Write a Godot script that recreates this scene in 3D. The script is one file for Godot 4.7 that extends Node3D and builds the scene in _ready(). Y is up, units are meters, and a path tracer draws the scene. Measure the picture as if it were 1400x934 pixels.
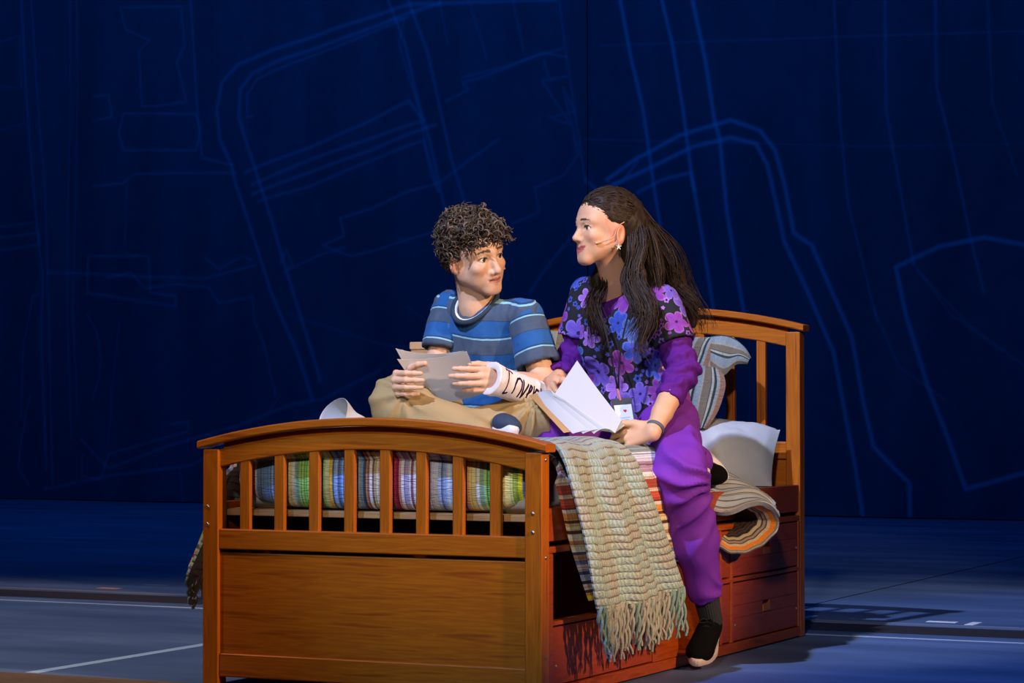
extends Node3D
# A stage scene: two performers with script pages on a captain's bed before a dark blue map drop.
# World axes follow the stage: x runs along the footboard, z towards the audience; the bed's foot corner is the origin.

const CAM_POS := Vector3(2.851, 0.8174, 6.135)
const YAW := 0.4468
const PITCH := 0.0210928
const FOCAL := 3484.945
var cam_right := Vector3(cos(YAW), 0, -sin(YAW))
var cam_forward := Vector3(-sin(YAW) * cos(PITCH), sin(PITCH), -cos(YAW) * cos(PITCH))
var cam_up := Vector3(sin(YAW) * sin(PITCH), cos(PITCH), cos(YAW) * sin(PITCH))
var M := {}
var taken := {}
var rng := RandomNumberGenerator.new()

func _ready() -> void:
	rng.seed = 7
	make_view_and_lights()
	make_materials()
	make_stage()
	make_bed()
	make_bedding()
	make_people()
	make_small_things()

# ---------------------------------------------------------------- camera, environment, lights
func make_view_and_lights() -> void:
	var cam := Camera3D.new()
	cam.name = "camera"
	cam.fov = 15.2649
	cam.near = 0.1
	cam.far = 200.0
	add_child(cam)
	cam.position = CAM_POS
	cam.rotation = Vector3(PITCH, YAW, 0)
	cam.current = true
	var we := WorldEnvironment.new()
	we.name = "environment"
	var e := Environment.new()
	e.background_mode = Environment.BG_COLOR
	e.background_color = Color(0.0, 0.0, 0.0)
	e.tonemap_mode = Environment.TONE_MAPPER_LINEAR
	e.tonemap_exposure = 1.0
	e.sdfgi_enabled = true
	e.ssao_enabled = true
	e.ssil_enabled = true
	we.environment = e
	add_child(we)
	# front-of-house key from audience left, focused on the bed
	stage_spot("key_spotlight", Vector3(-1.15, 7.2, 4.9), Vector3(-0.35, 0.95, -1.6), 8.7, 0.6, 50.0, Color(1.0, 0.955, 0.90), 0.07)
	# blue wash from the same boom, spilling over the deck beside the bed
	stage_spot("blue_front_spotlight", Vector3(-1.25, 7.2, 4.9), Vector3(1.0, 0.0, -1.55), 13.0, 0.4, 66.0, Color(0.47, 0.66, 1.0), 0.09)
	# warm side light from audience right
	stage_spot("warm_side_spotlight", Vector3(6.2, 3.4, 1.0), Vector3(-0.2, 0.86, -0.72), 9.0, 0.5, 56.0, Color(1.0, 0.81, 0.63), 0.12)
	# front wash from beside the camera, on the performers
	stage_spot("front_wash_spotlight", Vector3(3.4, 5.0, 9.5), Vector3(-0.35, 1.0, -1.1), 6.6, 0.45, 46.0, Color(1.0, 0.95, 0.90), 0.25)
	# dim lavender wash on the deck to audience left
	stage_spot("lavender_deck_spotlight", Vector3(-3.6, 6.5, 2.0), Vector3(-2.9, 0.0, -0.6), 20.0, 0.6, 30.0, Color(1.0, 0.92, 0.86), 0.2)
	# blue battens washing the drop and the upstage deck
	area_wash("blue_drop_batten", Vector3(-5.2, 7.0, -5.6), Vector3(-5.2, 1.6, -10.2), Vector2(9.0, 0.5), 14.0, Color(0.08, 0.55, 1.0))
	area_wash("blue_ground_batten", Vector3(-3.0, 7.5, -5.0), Vector3(-3.0, 0.0, -6.5), Vector2(8.0, 0.5), 0.4, Color(0.1, 0.33, 1.0))

func aim(n: Node3D, at: Vector3, target: Vector3) -> void:
	n.position = at
	n.basis = Basis.looking_at(target - at, Vector3.UP)

func stage_spot(called: String, at: Vector3, target: Vector3, angle: float, soft: float, energy: float, c: Color, size: float) -> void:
	var l := SpotLight3D.new()
	l.name = called
	add_child(l)
	aim(l, at, target)
	l.spot_angle = angle
	l.spot_angle_attenuation = soft
	l.spot_range = 40.0
	l.spot_attenuation = 2.0
	l.light_energy = energy
	l.light_color = c
	l.light_size = size
	l.shadow_enabled = true

func area_wash(called: String, at: Vector3, target: Vector3, size: Vector2, energy: float, c: Color) -> void:
	var l := AreaLight3D.new()
	l.name = called
	add_child(l)
	aim(l, at, target)
	l.area_size = size
	l.area_range = 40.0
	l.area_attenuation = 2.0
	l.light_energy = energy
	l.light_color = c
	l.shadow_enabled = true

# ---------------------------------------------------------------- pixel helpers
func px(x: float, y: float, depth: float) -> Vector3:
	return CAM_POS + (cam_forward + cam_right * ((x - 700.0) / FOCAL) - cam_up * ((y - 467.0) / FOCAL)) * depth

func px_z(x: float, y: float, z: float) -> Vector3:
	var v := cam_forward + cam_right * ((x - 700.0) / FOCAL) - cam_up * ((y - 467.0) / FOCAL)
	return CAM_POS + v * ((z - CAM_POS.z) / v.z)

func px_y(x: float, y: float, level: float) -> Vector3:
	var v := cam_forward + cam_right * ((x - 700.0) / FOCAL) - cam_up * ((y - 467.0) / FOCAL)
	return CAM_POS + v * ((level - CAM_POS.y) / v.y)

# ---------------------------------------------------------------- mesh builder
class MB:
	var v := PackedVector3Array()
	var n := PackedVector3Array()
	var uv := PackedVector2Array()
	var c := PackedColorArray()
	var ix := PackedInt32Array()
	var col := Color(1, 1, 1)

	func vert(p: Vector3, nn: Vector3, t := Vector2.ZERO) -> int:
		v.append(p); n.append(nn); uv.append(t); c.append(col)
		return v.size() - 1

	func tri(a: int, b: int, d: int) -> void:
		var g := (v[b] - v[a]).cross(v[d] - v[a])
		if g.dot(n[a] + n[b] + n[d]) > 0.0:
			ix.append(a); ix.append(d); ix.append(b)
		else:
			ix.append(a); ix.append(b); ix.append(d)

	func quad(a: int, b: int, d: int, e: int) -> void:
		tri(a, b, d); tri(a, d, e)

	# a box with chamfered edges, placed by a transform
	func box(t: Transform3D, size: Vector3, bev := 0.003) -> void:
		var h := size * 0.5
		var b := minf(bev, minf(h.x, minf(h.y, h.z)) * 0.45)
		var ids := {}
		for sx in [-1, 1]:
			for sy in [-1, 1]:
				for sz in [-1, 1]:
					var s := Vector3(sx, sy, sz)
					for ax in 3:
						var p := Vector3(sx * h.x, sy * h.y, sz * h.z)
						for o in 3:
							if o != ax:
								p[o] -= s[o] * b
						var nn := Vector3.ZERO
						nn[ax] = s[ax]
						var t2 := Vector2(p[(ax + 1) % 3], p[(ax + 2) % 3])
						ids[[sx, sy, sz, ax]] = vert(t * p, t.basis * nn, t2)
		for ax in 3:
			var o1 := (ax + 1) % 3
			var o2 := (ax + 2) % 3
			for s in [-1, 1]:
				var q := []
				for k in [[-1, -1], [1, -1], [1, 1], [-1, 1]]:
					var key := [0, 0, 0, ax]
					key[ax] = s; key[o1] = k[0]; key[o2] = k[1]
					q.append(ids[key])
				quad(q[0], q[1], q[2], q[3])
			# edges along ax
			for a in [-1, 1]:
				for d in [-1, 1]:
					var e := []
					for k in [[-1, o1], [1, o1], [1, o2], [-1, o2]]:
						var key := [0, 0, 0, k[1]]
						key[ax] = k[0]; key[o1] = a; key[o2] = d
						e.append(ids[key])
					quad(e[0], e[1], e[2], e[3])
		for sx in [-1, 1]:
			for sy in [-1, 1]:
				for sz in [-1, 1]:
					tri(ids[[sx, sy, sz, 0]], ids[[sx, sy, sz, 1]], ids[[sx, sy, sz, 2]])

	func bx(lo: Vector3, hi: Vector3, bev := 0.003) -> void:
		box(Transform3D(Basis(), (lo + hi) * 0.5), (hi - lo).abs(), bev)

	# faceted loft through sections (each a closed ring of equal count), flat across edges and smooth along
	func loft(sections: Array, caps := true) -> void:
		var m: int = sections[0].size()
		var cnt := sections.size()
		var run := 0.0
		for j in m:
			var k := (j + 1) % m
			var row := []
			for i in cnt:
				var s: PackedVector3Array = sections[i]
				var i0 := maxi(i - 1, 0)
				var i1 := mini(i + 1, cnt - 1)
				var along: Vector3 = (sections[i1][j] + sections[i1][k]) - (sections[i0][j] + sections[i0][k])
				var nn := (s[k] - s[j]).cross(along).normalized()
				var cen := Vector3.ZERO
				for p in s: cen += p
				cen /= m
				if nn.dot((s[j] + s[k]) * 0.5 - cen) < 0: nn = -nn
				var u := float(i) / cnt
				row.append([vert(s[j], nn, Vector2(u, float(j) / m)), vert(s[k], nn, Vector2(u, float(j + 1) / m))])
			for i in cnt - 1:
				quad(row[i][0], row[i][1], row[i + 1][1], row[i + 1][0])
		if caps:
			for e in [0, cnt - 1]:
				var s: PackedVector3Array = sections[e]
				var o: PackedVector3Array = sections[1 if e == 0 else cnt - 2]
				var cen := Vector3.ZERO
				var cen2 := Vector3.ZERO
				for p in s: cen += p / m
				for p in o: cen2 += p / m
				var nn := (s[1] - s[0]).cross(s[2] - s[1]).normalized()
				if nn.dot(cen - cen2) < 0: nn = -nn
				var c0 := vert(cen, nn)
				var ring := []
				for p in s: ring.append(vert(p, nn))
				for j in m: tri(c0, ring[j], ring[(j + 1) % m])
		run += 1.0

	# round tube along a path, radii per point; squash flattens it across its own normal
	func tube(path: PackedVector3Array, radii: PackedFloat32Array, sides := 6, squash := 1.0, caps := true, hint := Vector3.UP) -> void:
		var cnt := path.size()
		var t0 := (path[1] - path[0]).normalized()
		var nn := hint - t0 * hint.dot(t0)
		if nn.length() < 0.05: nn = Vector3.RIGHT - t0 * t0.x
		nn = nn.normalized()
		var first := v.size()
		var run := 0.0
		for i in cnt:
			var tg := (path[mini(i + 1, cnt - 1)] - path[maxi(i - 1, 0)]).normalized()
			nn = (nn - tg * nn.dot(tg)).normalized()
			var bi := tg.cross(nn)
			if i > 0: run += path[i].distance_to(path[i - 1])
			for j in sides:
				var a := TAU * j / sides
				var o := nn * cos(a) * squash + bi * sin(a)
				var no := (nn * cos(a) / maxf(squash, 0.2) + bi * sin(a)).normalized()
				vert(path[i] + o * radii[i], no, Vector2(float(j) / sides, run))
		for i in cnt - 1:
			for j in sides:
				var k := (j + 1) % sides
				quad(first + i * sides + j, first + i * sides + k, first + (i + 1) * sides + k, first + (i + 1) * sides + j)
		if caps:
			for e in 2:
				var i := 0 if e == 0 else cnt - 1
				var d := (path[0] - path[1]).normalized() if e == 0 else (path[cnt - 1] - path[cnt - 2]).normalized()
				var c0 := vert(path[i] + d * radii[i] * 0.5, d, Vector2(0.5, run))
				for j in sides:
					tri(c0, first + i * sides + j, first + i * sides + (j + 1) % sides)

	# cloth or paper: grid of points p[i][j] with thickness and closed rims
	func sheet(pts: Array, thick: float, uvs: Array = []) -> void:
		var a := pts.size()
		var b: int = pts[0].size()
		var top := v.size()
		var nor := []
		for i in a:
			var r := PackedVector3Array()
			for j in b:
				var du: Vector3 = pts[mini(i + 1, a - 1)][j] - pts[maxi(i - 1, 0)][j]
				var dv: Vector3 = pts[i][mini(j + 1, b - 1)] - pts[i][maxi(j - 1, 0)]
				r.append(du.cross(dv).normalized())
			nor.append(r)
		for side in 2:
			for i in a:
				for j in b:
					var t: Vector2 = uvs[i][j] if uvs.size() else Vector2(float(i) / (a - 1), float(j) / (b - 1))
					var s := 1.0 if side == 0 else -1.0
					vert(pts[i][j] + nor[i][j] * (thick * 0.5 * s), nor[i][j] * s, t)
		for side in 2:
			var o := top + side * a * b
			for i in a - 1:
				for j in b - 1:
					quad(o + i * b + j, o + (i + 1) * b + j, o + (i + 1) * b + j + 1, o + i * b + j + 1)
		var rim := []
		for i in a: rim.append([i, 0])
		for j in range(1, b): rim.append([a - 1, j])
		for i in range(a - 2, -1, -1): rim.append([i, b - 1])
		for j in range(b - 2, 0, -1): rim.append([0, j])
		for k in rim.size():
			var p: Array = rim[k]
			var q: Array = rim[(k + 1) % rim.size()]
			var i1: int = p[0] * b + p[1]
			var i2: int = q[0] * b + q[1]
			var mid := Vector3.ZERO
			mid = pts[a / 2][b / 2]
			var nn := (v[top + i2] - v[top + i1]).cross(nor[p[0]][p[1]]).normalized()
			var inside: Vector3 = pts[clampi(p[0], 1, a - 2)][clampi(p[1], 1, b - 2)]
			if nn.dot(v[top + i1] - inside) < 0: nn = -nn
			var w := [vert(v[top + i1], nn, uv[top + i1]), vert(v[top + i2], nn, uv[top + i2]), vert(v[top + a * b + i2], nn, uv[top + i2]), vert(v[top + a * b + i1], nn, uv[top + i1])]
			quad(w[0], w[1], w[2], w[3])

	func ball(cen: Vector3, r: Vector3, nu := 10, nv := 7, b := Basis()) -> void:
		var first := v.size()
		for i in nv + 1:
			var th := PI * i / nv
			for j in nu:
				var ph := TAU * j / nu
				var d := Vector3(sin(th) * cos(ph), cos(th), sin(th) * sin(ph))
				vert(cen + b * (d * r), (b * (d / r)).normalized(), Vector2(float(j) / nu, float(i) / nv))
		for i in nv:
			for j in nu:
				var k := (j + 1) % nu
				quad(first + i * nu + j, first + i * nu + k, first + (i + 1) * nu + k, first + (i + 1) * nu + j)

	func mesh() -> ArrayMesh:
		var arr := []
		arr.resize(Mesh.ARRAY_MAX)
		arr[Mesh.ARRAY_VERTEX] = v
		arr[Mesh.ARRAY_NORMAL] = n
		arr[Mesh.ARRAY_TEX_UV] = uv
		arr[Mesh.ARRAY_COLOR] = c
		arr[Mesh.ARRAY_INDEX] = ix
		var m := ArrayMesh.new()
		m.add_surface_from_arrays(Mesh.PRIMITIVE_TRIANGLES, arr)
		return m

# ---------------------------------------------------------------- scene tree helpers
func numbered(called: String) -> String:
	if not taken.has(called):
		taken[called] = 0
		return called
	taken[called] += 1
	return "%s_%03d" % [called, taken[called]]

func tag(o: Node, label: String, category: String, group := "") -> void:
	o.set_meta("label", label)
	o.set_meta("category", category)
	if group: o.set_meta("group", group)

func thing(called: String, label: String, category: String, group := "") -> Node3D:
	var o := Node3D.new()
	o.name = numbered(called)
	add_child(o, true)
	tag(o, label, category, group)
	return o

func part(called: String, mb: MB, mat: Material, parent: Node, label := "") -> MeshInstance3D:
	return put(called, mb.mesh(), mat, parent, label)

func put(called: String, mesh: Mesh, mat: Material, parent: Node, label := "") -> MeshInstance3D:
	var o := MeshInstance3D.new()
	o.mesh = mesh
	o.material_override = mat
	o.name = numbered(called) if parent == self else called
	parent.add_child(o, true)
	if label: o.set_meta("label", label)
	return o

func structure(called: String, mb: MB, mat: Material) -> MeshInstance3D:
	var o := part(called, mb, mat, self)
	o.set_meta("kind", "structure")
	return o

func bxpart(called: String, lo: Vector3, hi: Vector3, mat: Material, parent: Node, bev := 0.003) -> MeshInstance3D:
	var mb := MB.new()
	mb.bx(lo, hi, bev)
	return part(called, mb, mat, parent)

func spline(points: Array, count: int) -> PackedVector3Array:
	var out := PackedVector3Array()
	var m := points.size()
	for i in count:
		var t := float(i) / (count - 1) * (m - 1)
		var k := mini(int(t), m - 2)
		var f := t - k
		var p0: Vector3 = points[maxi(k - 1, 0)]
		var p1: Vector3 = points[k]
		var p2: Vector3 = points[k + 1]
		var p3: Vector3 = points[mini(k + 2, m - 1)]
		out.append(p1.cubic_interpolate(p2, p0, p3, f))
	return out

func fspline(values: Array, count: int) -> PackedFloat32Array:
	var out := PackedFloat32Array()
	var m := values.size()
	for i in count:
		var t := float(i) / (count - 1) * (m - 1)
		var k := mini(int(t), m - 2)
		out.append(lerpf(values[k], values[k + 1], smoothstep(0, 1, t - k)))
	return out
# ---------------------------------------------------------------- materials
func noise_tex(freq: float, seed_: int, size := 512, octaves := 4, normal := false, bump := 4.0) -> NoiseTexture2D:
	var f := FastNoiseLite.new()
	f.noise_type = FastNoiseLite.TYPE_SIMPLEX_SMOOTH
	f.seed = seed_
	f.frequency = freq
	f.fractal_octaves = octaves
	var t := NoiseTexture2D.new()
	t.width = size
	t.height = size
	t.seamless = true
	t.noise = f
	t.as_normal_map = normal
	t.bump_strength = bump
	return t

func ramp(colors: Array, offsets: Array) -> Gradient:
	var g := Gradient.new()
	g.colors = PackedColorArray(colors)
	g.offsets = PackedFloat32Array(offsets)
	return g

func mat(c: Color, rough := 0.8, spec := 0.4) -> StandardMaterial3D:
	var m := StandardMaterial3D.new()
	m.albedo_color = c
	m.roughness = rough
	m.metallic_specular = spec
	return m

func wood(light: Color, dark: Color, scale: Vector3, seed_: int, rough := 0.42) -> StandardMaterial3D:
	var t := noise_tex(0.012, seed_, 512, 5)
	t.color_ramp = ramp([dark, light, light.lerp(dark, 0.45), light], [0.12, 0.42, 0.56, 0.85])
	var m := mat(Color.WHITE, rough, 0.5)
	m.albedo_texture = t
	m.uv1_triplanar = true
	m.uv1_world_triplanar = true
	m.uv1_scale = scale
	m.clearcoat_enabled = true
	m.clearcoat = 0.12
	m.clearcoat_roughness = 0.3
	return m

func cloth(c: Color, bump := 0.15, scale := 60.0, rough := 0.95) -> StandardMaterial3D:
	var m := mat(c, rough, 0.2)
	m.heightmap_enabled = true
	m.heightmap_scale = bump
	m.heightmap_texture = T_weave
	m.uv1_triplanar = true
	m.uv1_scale = Vector3.ONE * scale
	return m

var T_weave: Texture2D

func make_materials() -> void:
	T_weave = noise_tex(0.05, 3, 256, 3)
	# honey stained pine, grain along x, y or z
	var wl := Color(0.75, 0.415, 0.03)
	var wd := Color(0.59, 0.275, 0.02)
	M.wood_x = wood(wl, wd, Vector3(0.3, 6.0, 6.0), 11)
	M.wood_y = wood(wl, wd, Vector3(6.0, 0.3, 6.0), 12)
	M.wood_z = wood(Color(0.66, 0.29, 0.05), Color(0.50, 0.18, 0.025), Vector3(6.0, 6.0, 0.5), 13)
	M.drawer = wood(Color(0.62, 0.24, 0.06), Color(0.50, 0.17, 0.035), Vector3(5.0, 5.0, 0.6), 14, 0.5)
	M.bare_pine = wood(Color(0.78, 0.6, 0.36), Color(0.66, 0.46, 0.25), Vector3(0.5, 6.0, 6.0), 15, 0.7)
	M.steel = mat(Color(0.75, 0.73, 0.7), 0.3, 0.5)
	M.steel.metallic = 0.9
	M.white_cloth = cloth(Color(0.74, 0.755, 0.79), 0.05, 40.0)

func img_tex(im: Image) -> ImageTexture:
	return ImageTexture.create_from_image(im)
# ---------------------------------------------------------------- stage: deck, drop, tape
const DROP_Z := -10.26
const DROP_X0 := -13.0
const DROP_X1 := 2.0
const DROP_H := 6.2

func stroke(into: Dictionary, w: int, h: int, a: Vector2, b: Vector2, wide: float) -> void:
	var ab := b - a
	var l2 := maxf(ab.length_squared(), 1e-6)
	var steps := int(ab.length()) + 1
	var reach := int(wide) + 2
	for s in steps + 1:
		var c := a + ab * (float(s) / steps)
		for y in range(maxi(0, int(c.y) - reach), mini(h - 1, int(c.y) + reach) + 1):
			for x in range(maxi(0, int(c.x) - reach), mini(w - 1, int(c.x) + reach) + 1):
				var p := Vector2(x + 0.5, y + 0.5)
				var d := p.distance_to(a + ab * clampf((p - a).dot(ab) / l2, 0.0, 1.0))
				var k := clampf(1.15 - d / maxf(wide * 0.75, 0.8), 0.0, 1.0)
				if k > 0.0: into[y * w + x] = maxf(into.get(y * w + x, 0.0), k)

# the street map on the drop: [width in metres, strength, photo pixels x, y, x, y ...] laid on the drop's own plane
const MAP_LINES := [
	[0.030, 0.8, 760, 0, 700, 0, 562, 6, 455, 40, 370, 70, 325, 88, 303, 112, 296, 150, 300, 190, 316, 225, 322, 252, 345, 320, 372, 400, 405, 480, 425, 545],
	[0.030, 0.8, 600, 4, 470, 52, 385, 82, 345, 100, 328, 122, 326, 160, 338, 200, 352, 240, 372, 300, 392, 370, 412, 440, 436, 520],
	[0.022, 0.6, 560, 24, 470, 60, 400, 86, 352, 108, 338, 128, 337, 160, 345, 158],
	[0.026, 0.7, 532, 0, 556, 60, 574, 140, 588, 190, 605, 270, 622, 340],
	[0.026, 0.7, 560, 0, 585, 70, 602, 150, 618, 220, 640, 290],
	[0.020, 0.5, 535, 28, 555, 26, 548, 60, 575, 150, 590, 240, 600, 262],
	[0.026, 0.7, 335, 235, 420, 202, 500, 168, 562, 138, 580, 165, 430, 215, 345, 252],
	[0.026, 0.7, 345, 265, 430, 232, 510, 204, 575, 178, 596, 170],
	[0.024, 0.6, 352, 275, 420, 255, 500, 222, 580, 192, 600, 260],
	[0.022, 0.6, 465, 298, 470, 322, 440, 335, 480, 350, 520, 340, 590, 318, 640, 300],
	[0.022, 0.6, 465, 298, 510, 284, 560, 262, 600, 250, 680, 190],
	[0.022, 0.6, 316, 225, 275, 215, 268, 160, 262, 60, 258, 0],
	[0.020, 0.55, 170, 155, 265, 155, 272, 175, 266, 205, 170, 205, 164, 180, 170, 155],
	[0.020, 0.5, 195, 145, 190, 70, 205, 55, 190, 48, 172, 40, 165, 10, 245, 8, 250, 60, 240, 85, 246, 110, 252, 138, 215, 145, 195, 145],
	[0.020, 0.5, 130, 165, 155, 160, 150, 130, 130, 132],
	[0.022, 0.55, 128, 255, 170, 250, 185, 238, 250, 236, 322, 236],
	[0.018, 0.35, 175, 255, 172, 345, 190, 350],
	[0.024, 0.55, 65, 372, 130, 374, 200, 378, 280, 380, 350, 362],
	[0.024, 0.55, 125, 350, 205, 350, 208, 400, 240, 404, 240, 418, 120, 400, 122, 350],
	[0.022, 0.5, 150, 380, 180, 372, 200, 394, 240, 388, 285, 392, 300, 414, 345, 405, 348, 440, 362, 470, 378, 540],
	[0.022, 0.5, 280, 352, 300, 368, 330, 350, 345, 355],
	[0.022, 0.55, 384, 360, 392, 342, 400, 362, 388, 372, 430, 350, 470, 338],
	[0.026, 0.6, 30, 0, 34, 80, 40, 180, 50, 300, 58, 380, 56, 470, 62, 640],
	[0.022, 0.5, 44, 0, 52, 130, 62, 260, 66, 420, 70, 660],
	[0.020, 0.4, 95, 0, 96, 160, 92, 260, 90, 420, 95, 600],
	[0.020, 0.4, 104, 0, 106, 120, 102, 300, 98, 430, 104, 560],
	[0.018, 0.4, 0, 58, 28, 48, 30, 120, 0, 118],
	[0.018, 0.4, 0, 178, 34, 168],
	[0.022, 0.55, 0, 325, 52, 318, 54, 334, 0, 342],
	[0.022, 0.5, 0, 310, 44, 304],
	[0.022, 0.5, 28, 570, 30, 480, 44, 405, 52, 402],
	[0.022, 0.5, 40, 540, 28, 600, 24, 640, 40, 665],
	[0.022, 0.5, 120, 430, 134, 452, 140, 490, 136, 520, 128, 545],
	[0.020, 0.4, 165, 440, 156, 520, 150, 600],
	[0.026, 0.55, 110, 600, 150, 640, 240, 606, 330, 580, 400, 552, 440, 545, 520, 505],
	[0.026, 0.55, 60, 668, 150, 650, 260, 636, 330, 600, 380, 590, 450, 560],
	[0.022, 0.5, 112, 620, 110, 650, 138, 655, 150, 620, 255, 590, 258, 575, 235, 580],
	[0.018, 0.4, 245, 640, 250, 690],
	[0.018, 0.35, 395, 430, 520, 470, 600, 480],
	[0.018, 0.35, 370, 560, 385, 540],
	[0.022, 0.55, 610, 138, 640, 122, 632, 112, 650, 108, 742, 72, 775, 78],
	[0.022, 0.5, 632, 106, 660, 98, 770, 66],
	[0.020, 0.5, 745, 84, 752, 110, 775, 104, 742, 110, 780, 170, 752, 160, 785, 152, 770, 120, 790, 210, 770, 240, 732, 256, 738, 290, 700, 305],
	[0.020, 0.45, 700, 0, 715, 68],
	[0.020, 0.45, 765, 0, 775, 80, 788, 170, 800, 250],
	[0.018, 0.4, 600, 0, 612, 60],
	[0.018, 0.4, 640, 0, 665, 80],
	[0.028, 0.9, 848, 0, 862, 80, 878, 150, 892, 250, 905, 330, 912, 420],
	[0.028, 0.95, 905, 0, 920, 60, 935, 150, 946, 235, 960, 320, 972, 400, 976, 425],
	[0.030, 1.0, 948, 0, 965, 80, 978, 165, 985, 190, 995, 290, 1010, 380, 1018, 425],
	[0.030, 1.0, 830, 245, 870, 215, 930, 185, 1000, 164, 1040, 178, 1060, 205, 1072, 250, 1085, 318, 1110, 335, 1130, 380, 1165, 460, 1180, 545, 1195, 610, 1245, 660, 1246, 705],
	[0.030, 1.0, 838, 252, 880, 232, 950, 200, 1000, 188, 1035, 196, 1050, 225, 1062, 280, 1072, 330, 1105, 400, 1140, 480, 1155, 560, 1170, 640, 1180, 705],
	[0.026, 0.8, 870, 262, 905, 245, 945, 236, 950, 260],
	[0.024, 0.6, 725, 400, 760, 350, 800, 300, 812, 286],
	[0.024, 0.6, 800, 245, 815, 258, 850, 248, 870, 220],
	[0.020, 0.45, 1140, 0, 1148, 160, 1160, 280, 1200, 440],
	[0.022, 0.5, 1210, 0, 1212, 150, 1232, 260, 1250, 360],
	[0.022, 0.5, 1278, 0, 1280, 120, 1300, 200, 1325, 320, 1345, 400],
	[0.018, 0.35, 1350, 0, 1356, 140, 1390, 240],
	[0.018, 0.3, 1250, 360, 1300, 430, 1370, 480],
	[0.030, 1.0, 1400, 334, 1345, 324, 1285, 336, 1226, 365, 1240, 430, 1270, 530, 1300, 610, 1320, 668, 1365, 656, 1400, 646],
	[0.018, 0.35, 1255, 370, 1320, 440, 1400, 500],
	[0.016, 0.3, 820, 62, 1140, 50, 1400, 42],
	[0.016, 0.25, 800, 190, 1200, 200, 1400, 196],
	[0.020, 0.35, 1195, 420, 1230, 500, 1290, 545],
	[0.020, 0.35, 560, 420, 640, 480, 700, 470]]

func drop_image() -> Image:
	var w := 2048
	var h := int(w * DROP_H / (DROP_X1 - DROP_X0))
	var im := Image.create(w, h, false, Image.FORMAT_RGB8)
	var ground := Color(0.12, 0.33, 0.47)
	var ink := Color(0.40, 0.70, 0.98)
	var f := FastNoiseLite.new()
	f.seed = 5
	f.frequency = 0.006
	f.fractal_octaves = 4
	for y in h:
		for x in w:
			var k := 1.0 + 0.10 * f.get_noise_2d(x * 2.2, y * 0.5) + 0.05 * f.get_noise_2d(x * 7.0, y * 7.0 + 900.0)
			im.set_pixel(x, y, Color(ground.r * k, ground.g * k, ground.b * k))
	var ppm := w / (DROP_X1 - DROP_X0)
	for line in MAP_LINES:
		var pts := []
		for i in range(2, line.size(), 2):
			var p := px_z(line[i], line[i + 1], DROP_Z)
			pts.append(Vector2((p.x - DROP_X0) * ppm, (DROP_H - p.y) * ppm))
		var soft := {}
		var faint: float = 0.8 if line[2] < 800 else 1.05
		for i in pts.size() - 1: stroke(soft, w, h, pts[i], pts[i + 1], line[0] * ppm)
		for id in soft:
			var o := im.get_pixel(id % w, id / w)
			var k: float = soft[id] * line[1] * faint * 0.56
			im.set_pixel(id % w, id / w, Color(maxf(o.r, lerpf(o.r, ink.r, k)), maxf(o.g, lerpf(o.g, ink.g, k)), maxf(o.b, lerpf(o.b, ink.b, k))))
	return im

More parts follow.
